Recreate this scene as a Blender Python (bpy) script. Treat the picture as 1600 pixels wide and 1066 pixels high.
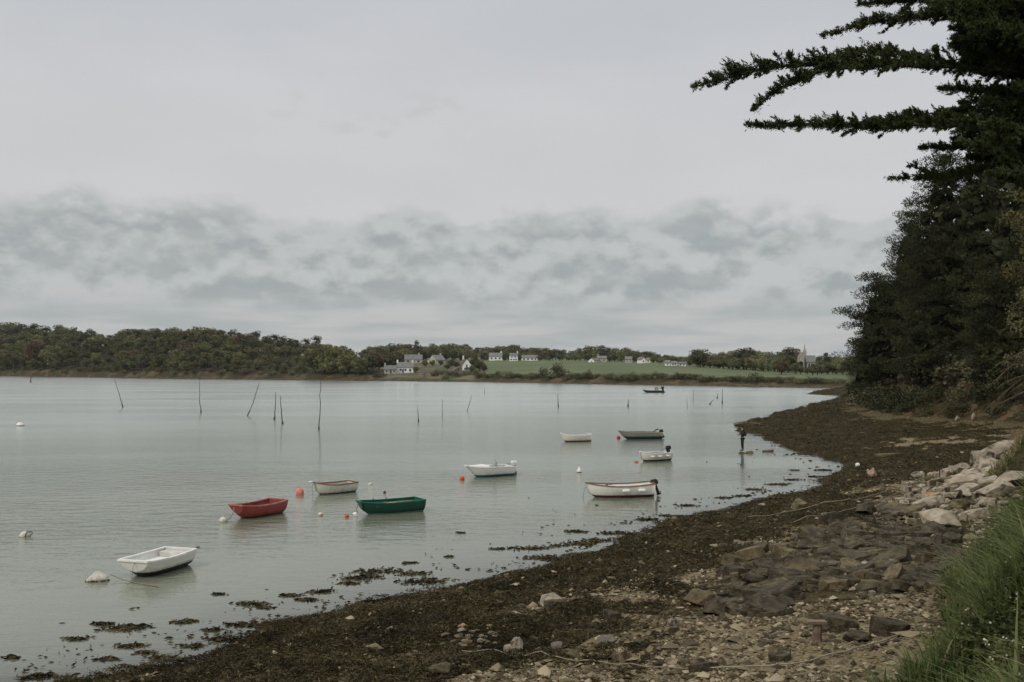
import bpy, bmesh, math, random
import numpy as np
from mathutils import Vector, Matrix, noise as mnoise

random.seed(7)
rng = np.random.default_rng(11)
scene = bpy.context.scene
for o in list(bpy.data.objects):
    bpy.data.objects.remove(o)
COL = scene.collection
R = math.radians

# ------------------------------------------------------------------ camera
CAM_H, FOC, HOR = 6.2, 1555.0, 574.0      # eye height in metres, focal length and horizon row of a 1600 px wide picture
cam_d = bpy.data.cameras.new('camera')
cam = bpy.data.objects.new('camera', cam_d)
COL.objects.link(cam)
cam.location = (0, 0, CAM_H)
cam.rotation_euler = (R(90), 0, 0)
cam_d.sensor_width = 36.0
cam_d.lens = 36.0 * FOC / 1600.0
cam_d.shift_y = (HOR - 533.0) / 1600.0
cam_d.clip_start, cam_d.clip_end = 0.1, 20000
scene.camera = cam

# ------------------------------------------------------------------ sky and sun
SUN = Vector((-0.52, -0.52, 0.68)).normalized()
world = bpy.data.worlds.new('World')
scene.world = world
world.use_nodes = True
nt = world.node_tree
nt.nodes.clear()


def N(tree, typ, **kw):
    n = tree.nodes.new(typ)
    for k, v in kw.items():
        setattr(n, k, v)
    return n


def M(tree, op, a, b=None, c=None, clamp=False):
    n = tree.nodes.new('ShaderNodeMath')
    n.operation = op
    n.use_clamp = clamp
    for i, v in enumerate((a, b, c)):
        if v is None:
            continue
        if isinstance(v, (int, float)):
            n.inputs[i].default_value = v
        else:
            tree.links.new(v, n.inputs[i])
    return n.outputs[0]


def SS(tree, x, lo, hi):
    n = tree.nodes.new('ShaderNodeMapRange')
    n.interpolation_type = 'SMOOTHSTEP'
    tree.links.new(x, n.inputs[0])
    n.inputs[1].default_value, n.inputs[2].default_value = lo, hi
    return n.outputs[0]


def MIX(tree, f, a, b):
    n = tree.nodes.new('ShaderNodeMix')
    n.data_type = 'RGBA'
    if isinstance(f, (int, float)):
        n.inputs[0].default_value = f
    else:
        tree.links.new(f, n.inputs[0])
    for i, v in ((6, a), (7, b)):
        if isinstance(v, tuple):
            n.inputs[i].default_value = (*v, 1)
        else:
            tree.links.new(v, n.inputs[i])
    return n.outputs[2]


def build_sky(t):
    L = t.links
    tc = N(t, 'ShaderNodeTexCoord')
    nrm = N(t, 'ShaderNodeVectorMath', operation='NORMALIZE')
    L.new(tc.outputs['Generated'], nrm.inputs[0])
    sep = N(t, 'ShaderNodeSeparateXYZ')
    L.new(nrm.outputs[0], sep.inputs[0])
    z = M(t, 'MAXIMUM', sep.outputs[2], 0.0)
    zz = M(t, 'MINIMUM', z, 0.6)

    def noise(ax, bz, off, detail=6, rough=0.5, dz=0.0, scale=1.0, dist=0.0):
        c = N(t, 'ShaderNodeCombineXYZ')
        L.new(M(t, 'MULTIPLY', sep.outputs[0], ax), c.inputs[0])
        L.new(M(t, 'MULTIPLY', sep.outputs[1], ax), c.inputs[1])
        L.new(M(t, 'ADD', M(t, 'MULTIPLY', M(t, 'ADD', zz, dz), bz), off), c.inputs[2])
        n = N(t, 'ShaderNodeTexNoise')
        n.inputs['Scale'].default_value = scale
        n.inputs['Detail'].default_value = detail
        n.inputs['Roughness'].default_value = rough
        n.inputs['Distortion'].default_value = dist
        L.new(c.outputs[0], n.inputs['Vector'])
        return n.outputs['Fac']
    # high thin overcast, almost even
    hi = noise(1.6, 5.0, 4.0, 5, 0.55)
    fine = noise(5.0, 16.0, 1.5, 4, 0.5)
    up = MIX(t, SS(t, hi, 0.3, 0.7), (0.550, 0.566, 0.594), (0.622, 0.630, 0.648))
    warm = SS(t, M(t, 'ABSOLUTE', M(t, 'SUBTRACT', zz, 0.175)), 0.13, 0.0)
    up = MIX(t, M(t, 'MULTIPLY', warm, 0.75), up, (0.640, 0.638, 0.636))
    up = MIX(t, M(t, 'MULTIPLY', SS(t, fine, 0.35, 0.70), 0.28), up, (0.525, 0.540, 0.560))
    # bank of cumulus round the horizon, lumpy on top
    A, B = 10.5, 22.0
    def puffs(dz):
        return M(t, 'ADD', M(t, 'MULTIPLY', noise(8.0, 15.0, SEED_CLOUD, 3, 0.5, dz), 0.55), M(t, 'MULTIPLY', noise(24.0, 40.0, 8.1, 6, 0.54, dz), 0.45))
    n0, n1 = puffs(0.0), puffs(0.015)
    edge = N(t, 'ShaderNodeMapRange')
    L.new(zz, edge.inputs[0])
    for i, v in enumerate((0.090, 0.172, 0.40, -0.24)):
        edge.inputs[i + 1].default_value = v
    dens = SS(t, M(t, 'ADD', M(t, 'SUBTRACT', n0, 0.41), edge.outputs[0]), -0.05, 0.12)
    lit = SS(t, M(t, 'SUBTRACT', n0, n1), -0.085, 0.085)          # tops lighter, undersides darker
    body = MIX(t, lit, (0.350, 0.384, 0.390), (0.535, 0.550, 0.550))
    lump = SS(t, noise(9.0, 30.0, 9.3, 5, 0.55), 0.40, 0.62)
    body = MIX(t, M(t, 'MULTIPLY', lump, 0.22), body, (0.565, 0.572, 0.566))
    # flat streaks below the bank
    st = noise(8.0, 62.0, 2.2, 4, 0.5)
    streak = MIX(t, SS(t, st, 0.36, 0.64), (0.415, 0.448, 0.453), (0.540, 0.548, 0.538))
    low = SS(t, zz, 0.080, 0.045)
    body = MIX(t, low, body, streak)
    hz = SS(t, zz, 0.03, 0.0)
    body = MIX(t, M(t, 'MULTIPLY', hz, 0.6), body, (0.555, 0.565, 0.560))
    col = MIX(t, M(t, 'MULTIPLY', dens, 0.95), up, body)
    # an overcast sky is brighter overhead than low down
    zen = N(t, 'ShaderNodeMapRange')
    L.new(z, zen.inputs[0])
    for i, v in enumerate((0.33, 1.0, 1.0, 1.55)):
        zen.inputs[i + 1].default_value = v
    bg = N(t, 'ShaderNodeBackground')
    L.new(col, bg.inputs[0])
    L.new(zen.outputs[0], bg.inputs[1])
    sky = N(t, 'ShaderNodeTexSky', sky_type='NISHITA', sun_disc=False)
    sky.sun_elevation = math.asin(SUN.z)
    sky.sun_rotation = math.atan2(SUN.x, SUN.y)
    sky.altitude = 10
    sky.dust_density = 3
    bg2 = N(t, 'ShaderNodeBackground')
    L.new(sky.outputs[0], bg2.inputs[0])
    bg2.inputs[1].default_value = 0.08
    mx = N(t, 'ShaderNodeMixShader')
    mx.inputs[0].default_value = 0.94                            # cloud cover over the clear sky
    L.new(bg2.outputs[0], mx.inputs[1])
    L.new(bg.outputs[0], mx.inputs[2])
    out = N(t, 'ShaderNodeOutputWorld')
    L.new(mx.outputs[0], out.inputs[0])


SEED_CLOUD = 3.7
build_sky(nt)
sun_d = bpy.data.lights.new('sun', 'SUN')
sun_d.energy, sun_d.angle, sun_d.color = 1.45, R(14), (1.0, 0.95, 0.87)
sun = bpy.data.objects.new('sun', sun_d)
COL.objects.link(sun)
sun.rotation_euler = SUN.to_track_quat('Z', 'Y').to_euler()
vs = scene.view_settings
vs.view_transform, vs.look, vs.exposure, vs.gamma = 'Standard', 'None', 0.0, 1.0
scene.cycles.max_bounces = 5
scene.cycles.diffuse_bounces = 2
scene.cycles.glossy_bounces = 2
scene.cycles.transparent_max_bounces = 8
scene.cycles.use_adaptive_sampling = True
scene.cycles.use_denoising = True

# ------------------------------------------------------------------ helpers


def PD(px, py, d):
    """world point seen at pixel (px, py) of the 1600 px picture, d metres away"""
    return Vector(((px - 800.0) * d / FOC, d, CAM_H - (py - HOR) * d / FOC))


def P(px, py, z=0.0):
    d = (CAM_H - z) * FOC / (py - HOR)
    return Vector(((px - 800.0) * d / FOC, d, z))


def hsh(ix, iy, s):
    h = (ix.astype(np.int64) * 374761393 + iy.astype(np.int64) * 668265263 + s * 1274126177) & 0xFFFFFFFF
    h = ((h ^ (h >> 13)) * 1274126177) & 0xFFFFFFFF
    return ((h ^ (h >> 16)) & 0xFFFFFF) / float(0xFFFFFF)


def vnoise(x, y, s=0):
    ix, iy = np.floor(x), np.floor(y)
    fx, fy = x - ix, y - iy
    fx, fy = fx * fx * (3 - 2 * fx), fy * fy * (3 - 2 * fy)
    ix, iy = ix.astype(np.int64), iy.astype(np.int64)
    a, b = hsh(ix, iy, s), hsh(ix + 1, iy, s)
    c, d = hsh(ix, iy + 1, s), hsh(ix + 1, iy + 1, s)
    return (a + (b - a) * fx) * (1 - fy) + (c + (d - c) * fx) * fy


def fbm(x, y, s=0, o=4, rough=0.5):
    t, a, n = 0.0, 1.0, 0.0
    for i in range(o):
        t = t + a * vnoise(x * 2 ** i, y * 2 ** i, s + 17 * i)
        n += a
        a *= rough
    return t / n                                                  # 0..1


def sstep(x, a, b):
    t = np.clip((x - a) / (b - a), 0, 1)
    return t * t * (3 - 2 * t)


def mesh_np(name, verts, faces, smooth=False):
    """mesh from numpy arrays; faces is one (M, k) array or a list of them"""
    if not isinstance(faces, list):
        faces = [faces]
    faces = [np.asarray(f, dtype=np.int32) for f in faces if len(f)]
    me = bpy.data.meshes.new(name)
    verts = np.asarray(verts, dtype=np.float32)
    me.vertices.add(len(verts))
    me.vertices.foreach_set('co', verts.ravel())
    tot = np.concatenate([np.full(len(f), f.shape[1], dtype=np.int32) for f in faces])
    loops = np.concatenate([f.ravel() for f in faces])
    start = np.concatenate([[0], np.cumsum(tot)[:-1]]).astype(np.int32)
    me.loops.add(len(loops))
    me.loops.foreach_set('vertex_index', loops)
    me.polygons.add(len(tot))
    me.polygons.foreach_set('loop_start', start)
    me.polygons.foreach_set('loop_total', tot)
    if smooth:
        me.polygons.foreach_set('use_smooth', np.ones(len(tot), dtype=bool))
    me.update(calc_edges=True)
    return me


def fattr(me, name, vals):
    a = me.attributes.new(name, 'FLOAT', 'POINT')
    a.data.foreach_set('value', np.asarray(vals, dtype=np.float32))


def link(name, me, mat=None, parent=None, loc=None):
    o = bpy.data.objects.new(name, me)
    COL.objects.link(o)
    if mat is not None and me is not None:
        if len(me.materials) == 0:
            me.materials.append(mat)
    if parent is not None:
        o.parent = parent
    if loc is not None:
        o.location = loc
    return o


def tag(o, label=None, cat=None, group=None, kind=None):
    for k, v in (('label', label), ('category', cat), ('group', group), ('kind', kind)):
        if v:
            o[k] = v
    return o


def empty(name, loc=(0, 0, 0), rz=0.0):
    o = bpy.data.objects.new(name, None)
    COL.objects.link(o)
    o.empty_display_size = 0.2
    o.location = loc
    o.rotation_euler = (0, 0, rz)
    return o


def copy_tree(o, parent=None):
    c = o.copy()
    COL.objects.link(c)
    c.parent = parent
    for ch in list(o.children):
        copy_tree(ch, c)
    return c


class MB:
    """collects simple shapes into one mesh"""

    def __init__(s):
        s.v, s.f = [], []

    def add(s, v, f):
        n = len(s.v)
        s.v += [tuple(p) for p in v]
        s.f += [tuple(i + n for i in q) for q in f]
        return s

    def box(s, c, d, rot=None):
        hx, hy, hz = d[0] / 2, d[1] / 2, d[2] / 2
        v = [Vector((x, y, z)) for z in (-hz, hz) for y in (-hy, hy) for x in (-hx, hx)]
        if rot is not None:
            v = [rot @ p for p in v]
        c = Vector(c)
        return s.add([p + c for p in v], [(0, 2, 3, 1), (4, 5, 7, 6), (0, 1, 5, 4), (2, 6, 7, 3), (0, 4, 6, 2), (1, 3, 7, 5)])

    def tube(s, pts, rad, n=6, cap=True):
        pts = [Vector(p) for p in pts]
        if isinstance(rad, (int, float)):
            rad = [rad] * len(pts)
        vs_, fs = [], []
        ref = Vector((0.13, 0.31, 0.94))
        for i, p in enumerate(pts):
            t = (pts[min(i + 1, len(pts) - 1)] - pts[max(i - 1, 0)])
            if t.length < 1e-9:
                t = Vector((0, 0, 1))
            t.normalize()
            a = t.cross(ref)
            if a.length < 0.1:
                a = t.cross(Vector((1, 0, 0)))
            a.normalize()
            b = t.cross(a)
            for k in range(n):
                an = 2 * math.pi * k / n
                vs_.append(p + (a * math.cos(an) + b * math.sin(an)) * rad[i])
        for i in range(len(pts) - 1):
            for k in range(n):
                k2 = (k + 1) % n
                fs.append((i * n + k, i * n + k2, (i + 1) * n + k2, (i + 1) * n + k))
        if cap:
            fs.append(tuple(range(n - 1, -1, -1)))
            fs.append(tuple((len(pts) - 1) * n + k for k in range(n)))
        return s.add(vs_, fs)

    def lathe(s, prof, n=16, c=(0, 0, 0)):
        v, f = [], []
        for r, z in prof:
            for k in range(n):
                a = 2 * math.pi * k / n
                v.append((c[0] + r * math.cos(a), c[1] + r * math.sin(a), c[2] + z))
        m = len(prof)
        for i in range(m - 1):
            for k in range(n):
                k2 = (k + 1) % n
                f.append((i * n + k, i * n + k2, (i + 1) * n + k2, (i + 1) * n + k))
        f.append(tuple(range(n - 1, -1, -1)))
        f.append(tuple((m - 1) * n + k for k in range(n)))
        return s.add(v, f)

    def mesh(s, name, smooth=False):
        me = bpy.data.meshes.new(name)
        me.from_pydata([tuple(p) for p in s.v], [], s.f)
        if smooth:
            me.polygons.foreach_set('use_smooth', [True] * len(me.polygons))
        me.update()
        return me

    def build(s, name, mat, parent=None, smooth=False, loc=None):
        return link(name, s.mesh(name, smooth), mat, parent, loc)


def soften(o, w, seg=2):
    b = o.modifiers.new('soft', 'BEVEL')
    b.width, b.segments, b.limit_method = w, seg, 'ANGLE'
    return o


# ------------------------------------------------------------------ materials


def mat(name, c1, c2=None, scale=4.0, rough=0.7, bump=0.0, bscale=None, detail=5, rand=0.0, spec=0.15, lo=0.35, hi=0.65,
        c3=None, s3=1.0, lo3=0.5, hi3=0.65, hue=1.0, space='Object', stretch=None, sheen=0.0, trans=0.0, tone=None):
    m = bpy.data.materials.new(name)
    m.use_nodes = True
    t = m.node_tree
    L = t.links
    bs = t.nodes['Principled BSDF']
    bs.inputs['Roughness'].default_value = rough
    bs.inputs['Specular IOR Level'].default_value = spec
    tc = N(t, 'ShaderNodeTexCoord')
    vec = tc.outputs[space]
    if stretch:
        mp = N(t, 'ShaderNodeMapping')
        mp.inputs['Scale'].default_value = stretch
        L.new(vec, mp.inputs[0])
        vec = mp.outputs[0]
    if rand:
        oi = N(t, 'ShaderNodeObjectInfo')
        ad = N(t, 'ShaderNodeVectorMath', operation='ADD')
        L.new(vec, ad.inputs[0])
        sc = M(t, 'MULTIPLY', oi.outputs['Random'], 37.0)
        L.new(sc, ad.inputs[1])
        vec = ad.outputs[0]

    def nz(s, d=detail):
        n = N(t, 'ShaderNodeTexNoise')
        n.inputs['Scale'].default_value = s
        n.inputs['Detail'].default_value = d
        n.inputs['Roughness'].default_value = 0.58
        L.new(vec, n.inputs['Vector'])
        return n.outputs['Fac']
    col = c1
    if c2 is not None:
        col = MIX(t, SS(t, nz(scale), lo, hi), c1, c2)
    if c3 is not None:
        col = MIX(t, SS(t, nz(s3), lo3, hi3), col, c3)
    if rand:
        f = M(t, 'ADD', M(t, 'MULTIPLY', oi.outputs['Random'], 2 * rand), 1 - rand)
        hv = N(t, 'ShaderNodeHueSaturation')
        if isinstance(col, tuple):
            hv.inputs['Color'].default_value = (*col, 1)
        else:
            L.new(col, hv.inputs['Color'])
        L.new(f, hv.inputs['Value'])
        L.new(M(t, 'ADD', M(t, 'MULTIPLY', M(t, 'FRACT', M(t, 'MULTIPLY', oi.outputs['Random'], 7.3)), 0.05 * hue * min(1, rand * 4)), 0.5 - 0.025 * hue * min(1, rand * 4)), hv.inputs['Hue'])
        col = hv.outputs[0]
    if tone:                                                        # leaf-to-leaf variation carried by the mesh
        hv = N(t, 'ShaderNodeHueSaturation')
        L.new(col, hv.inputs['Color'])
        an = N(t, 'ShaderNodeAttribute', attribute_name='tone').outputs['Fac']
        L.new(M(t, 'ADD', tone[0], M(t, 'MULTIPLY', an, tone[1] - tone[0])), hv.inputs['Value'])
        col = hv.outputs[0]
    if isinstance(col, tuple):
        bs.inputs['Base Color'].default_value = (*col, 1)
    else:
        L.new(col, bs.inputs['Base Color'])
    if bump:
        b = N(t, 'ShaderNodeBump')
        b.inputs['Strength'].default_value = min(1.0, bump)
        b.inputs['Distance'].default_value = 0.02 * max(1.0, bump)
        L.new(nz(bscale or scale * 4), b.inputs['Height'])
        L.new(b.outputs[0], bs.inputs['Normal'])
    if trans:
        tr = N(t, 'ShaderNodeBsdfTranslucent')
        if isinstance(col, tuple):
            tr.inputs[0].default_value = (*col, 1)
        else:
            L.new(col, tr.inputs[0])
        mx = N(t, 'ShaderNodeMixShader')
        mx.inputs[0].default_value = trans
        L.new(bs.outputs[0], mx.inputs[1])
        L.new(tr.outputs[0], mx.inputs[2])
        L.new(mx.outputs[0], t.nodes['Material Output'].inputs[0])
    return m


def hull_mat(name, top, bottom, zline, stripe=None, z2=None, grime=(0.16, 0.14, 0.09), rough=0.4, amount=0.35):
    """boat paint: bottom paint below the line zline, an optional stripe above it up to z2, weathered by noise"""
    m = bpy.data.materials.new(name)
    m.use_nodes = True
    t = m.node_tree
    bs = t.nodes['Principled BSDF']
    bs.inputs['Roughness'].default_value = rough
    tc = N(t, 'ShaderNodeTexCoord')
    sp = N(t, 'ShaderNodeSeparateXYZ')
    t.links.new(tc.outputs['Object'], sp.inputs[0])
    n = N(t, 'ShaderNodeTexNoise')
    n.inputs['Scale'].default_value = 5.0
    n.inputs['Detail'].default_value = 6
    mp = N(t, 'ShaderNodeMapping')
    mp.inputs['Scale'].default_value = (1, 1, 0.45)
    t.links.new(tc.outputs['Object'], mp.inputs[0])
    t.links.new(mp.outputs[0], n.inputs['Vector'])
    zz = M(t, 'ADD', sp.outputs[2], M(t, 'MULTIPLY', M(t, 'SUBTRACT', n.outputs['Fac'], 0.5), 0.02))
    col = MIX(t, M(t, 'MULTIPLY', SS(t, n.outputs['Fac'], 0.45, 0.8), amount), top, grime)
    slime = M(t, 'MULTIPLY', SS(t, zz, zline + 0.08, zline), SS(t, n.outputs['Fac'], 0.38, 0.62))
    col = MIX(t, M(t, 'MULTIPLY', slime, 0.5), col, (0.085, 0.080, 0.045))
    if stripe:
        col = MIX(t, M(t, 'LESS_THAN', zz, z2), col, stripe)
    col = MIX(t, M(t, 'LESS_THAN', zz, zline), col, bottom)
    t.links.new(col, bs.inputs['Base Color'])
    return m


WHITE = mat('weathered_white_paint', (0.80, 0.79, 0.75), (0.68, 0.665, 0.61), 3.0, 0.45, rand=0.03)
DARKMETAL = mat('dark_outboard_casing', (0.018, 0.019, 0.021), (0.035, 0.036, 0.038), 6, 0.38)
GREYMETAL = mat('grey_outboard_casing', (0.17, 0.18, 0.18), (0.10, 0.105, 0.11), 6, 0.4)
WOOD = mat('weathered_wood', (0.12, 0.085, 0.055), (0.22, 0.17, 0.12), 3, 0.75, 0.2, 20, stretch=(0.3, 3, 3))
ROPE = mat('sun_bleached_rope', (0.27, 0.235, 0.165), (0.15, 0.125, 0.08), 30, 0.9, 0.3, 120)
PALEROPE = mat('pale_rope', (0.36, 0.32, 0.24), (0.22, 0.19, 0.13), 30, 0.9, 0.3, 120)
WEED = mat('wet_bladder_wrack', (0.042, 0.033, 0.014), (0.088, 0.069, 0.031), 1.3, 0.55, 0.0, space='Object', lo=0.3, hi=0.7,
           c3=(0.020, 0.016, 0.008), s3=0.5, lo3=0.45, hi3=0.7, spec=0.25)
WRACK = mat('wrack_fronds', (0.042, 0.033, 0.015), (0.076, 0.061, 0.030), 0.7, 0.5, lo=0.3, hi=0.7, c3=(0.020, 0.016, 0.007), s3=0.6, lo3=0.48, hi3=0.66, spec=0.08, tone=(0.12, 2.0))
BARK = mat('dark_bark', (0.045, 0.035, 0.026), (0.085, 0.068, 0.05), 3, 0.9, 0.6, 9, stretch=(3, 3, 0.6))

# ------------------------------------------------------------------ near shore: shape of the ground
SHORE_PX = [(100, 1066), (200, 1046), (300, 1026), (400, 995), (480, 968), (560, 947), (640, 931), (740, 913), (800, 898),
            (870, 881), (920, 863), (990, 841), (1040, 816), (1100, 801), (1160, 789), (1220, 776), (1285, 758), (1332, 728),
            (1300, 716), (1260, 709), (1220, 695), (1190, 680), (1172, 668), (1152, 663.5), (1192, 655), (1240, 643.5),
            (1300, 627), (1326, 621), (1300, 617.5), (1266, 616.2), (1263, 614.6), (1292, 612.2), (1340, 611)]
SHORE = [(-60, -60), (-60, 5), (-25, 12), (-14, 17)] + [tuple(P(a, b))[:2] for a, b in SHORE_PX] + [(120, 268), (260, 290), (260, -60)]
FOOT = [(-60, -60), (-60, -6), (-12, 2), (0, 5.0), (3.2, 7.5), (4.6, 11.3), (5.7, 14.5), (8.8, 20.5), (12.8, 27), (16.8, 32.8), (18.0, 37.2), (18.9, 41),
        (22.5, 44.5), (28, 49), (34, 60), (41, 76), (42, 84), (40, 90), (37.5, 98), (41, 116), (54, 157), (79, 231), (94, 266), (260, 288), (260, -60)]


def poly_sd(x, y, poly):
    """signed distance, positive inside"""
    d2 = np.full(x.shape, 1e18)
    ins = np.zeros(x.shape, bool)
    n = len(poly)
    for i in range(n):
        ax, ay = poly[i]
        bx, by = poly[(i + 1) % n]
        ex, ey = bx - ax, by - ay
        t = np.clip(((x - ax) * ex + (y - ay) * ey) / (ex * ex + ey * ey), 0, 1)
        d2 = np.minimum(d2, (x - ax - t * ex) ** 2 + (y - ay - t * ey) ** 2)
        if by != ay:
            ins ^= ((ay > y) != (by > y)) & (x < ex * (y - ay) / ey + ax)
    return np.where(ins, 1, -1) * np.sqrt(d2)


def ground(x, y, full=False):
    x, y = np.asarray(x, float), np.asarray(y, float)
    sd = poly_sd(x, y, SHORE)
    far = sstep(y, 25, 110)
    wob = (fbm(x / 1.7, y / 1.7, 3, 4) - 0.5) * (1.5 + 2.5 * far) + (fbm(x / 6, y / 6, 5, 3) - 0.5) * (1.0 + 3 * far)
    sd = sd + wob * sstep(np.abs(x) + y, 5, 12)
    sb = poly_sd(x, y, FOOT) + (fbm(x / 2.3, y / 2.3, 9, 3) - 0.5) * 1.2
    sl, bl = np.maximum(sd, 0), np.maximum(-sb, 0)
    t = sl / (sl + bl + 1e-6)
    z = np.where(sd < 0, np.maximum(sd * 0.075, -1.6), 1.5 * t)
    edge = sstep(sl, 0.0, 0.9)
    thr = 0.53 + 0.25 * sstep(y, 30, 75)
    wn = fbm(x / 1.9, y / 1.3, 21, 4)
    weed = sstep(thr + (wn - 0.5) * 0.75 - t + (fbm(x / 0.45, y / 0.45, 25, 3) - 0.5) * 0.22, -0.10, 0.10) * (sb < 0.3)
    weed = np.where(sd < 0, sstep(sd, -0.5, 0.0), weed)
    sandn = fbm(x / 3.5, y / 2.2, 33, 3)
    patch = np.exp(-(((x - 30) / 5.5) ** 2 + ((y - 72) / 6.5) ** 2))
    sand = sstep(sandn + 0.5 * patch + (wn - 0.5) * 0.5, 0.60, 0.85) * (t > 0.30)
    gp = np.exp(-(((x - 5.6) / 2.6) ** 2 + ((y - 17.5) / 2.6) ** 2))
    sand = np.maximum(sand, sstep(gp + (wn - 0.5) * 0.9, 0.22, 0.7))
    weed = weed * (1 - 0.92 * sstep(patch * 0.9 + (fbm(x / 0.9, y / 0.7, 23, 3) - 0.5) * 3.0, 0.7, 0.95)) * (1 - sstep(gp, 0.4, 0.7))
    bump = (fbm(x / 0.55, y / 0.55, 41, 4) - 0.5) * 0.22 + (fbm(x / 1.6, y / 1.6, 43, 3) - 0.5) * 0.42
    z = z + weed * edge * (np.maximum(bump, -0.12) + 0.09 + 0.10 * far * (fbm(x / 3, y / 3, 47, 3) - 0.3) * 4)
    z = z + (1 - weed) * edge * (fbm(x / 0.4, y / 0.4, 51, 3) - 0.5) * 0.07
    hb = 2.8 + 0.8 * far
    wb = 3.3 + 2.5 * far
    b = np.maximum(sb, 0)
    z = z + hb * sstep(b, 0.0, wb) + 0.14 * far * np.maximum(b - wb, 0) * (b < 60) + (fbm(x / 2, y / 2, 61, 4) - 0.5) * 0.5 * sstep(b, 0, 1.5)
    if full:
        return z, sd, sb, t, weed, sand
    return z


def on_ground(px, py):
    """the point of the near shore seen at a pixel"""
    z = 0.4
    for _ in range(14):
        p = P(px, py, z)
        z = 0.5 * z + 0.5 * gz(p.x, p.y)
    p = P(px, py, z)
    return Vector((p.x, p.y, gz(p.x, p.y)))


def axis(spec):
    out = [np.arange(a, b, s) for a, b, s in spec]
    return np.concatenate(out)


xs = axis([(-60, -14, 1.2), (-14, 24, 0.085), (24, 62, 0.27), (62, 110, 0.9), (110, 200, 4)])
ys = [-30.0, -22, -15, -10, -6, -2, 2, 5, 8]
while ys[-1] < 285:
    ys.append(ys[-1] + max(0.07, ys[-1] * 0.0058))
ys = np.array(ys)
GX, GY = np.meshgrid(xs, ys)
z, sd, sb, tt, weed, sand = ground(GX.ravel(), GY.ravel(), True)
nx, ny = len(xs), len(ys)
GRIDS = [q.reshape(ny, nx) for q in (z, sd, sb, tt, weed, sand)]


def look(x, y):
    """(height, distance from water, distance past the bank foot, fraction up the beach, weed, sand) read off the grid"""
    i = min(max(int(np.searchsorted(xs, x)) - 1, 0), nx - 2)
    j = min(max(int(np.searchsorted(ys, y)) - 1, 0), ny - 2)
    fx, fy = min(max((x - xs[i]) / (xs[i + 1] - xs[i]), 0), 1), min(max((y - ys[j]) / (ys[j + 1] - ys[j]), 0), 1)
    return [float((q[j, i] * (1 - fx) + q[j, i + 1] * fx) * (1 - fy) + (q[j + 1, i] * (1 - fx) + q[j + 1, i + 1] * fx) * fy) for q in GRIDS]


def gz(x, y):
    return look(x, y)[0]


idx = np.arange(nx * ny).reshape(ny, nx)
quads = np.stack([idx[:-1, :-1], idx[:-1, 1:], idx[1:, 1:], idx[1:, :-1]], -1).reshape(-1, 4)
keep = (z[quads].max(1) > -1.2)
me = mesh_np('beach', np.stack([GX.ravel(), GY.ravel(), z], -1), quads[keep], True)
fattr(me, 'weed', weed)
fattr(me, 'sand', sand)
fattr(me, 'bank', sstep(sb, -0.2, 0.9))
gap_shade = sstep(tt, 0.50, 0.66) * sstep(GY.ravel(), 19.5, 22) * (1 - sstep(GY.ravel(), 31, 35)) * (sb < 0.5)
fattr(me, 'gap_shade', gap_shade)
fattr(me, 'farness', sstep(GY.ravel(), 50, 80))


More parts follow.
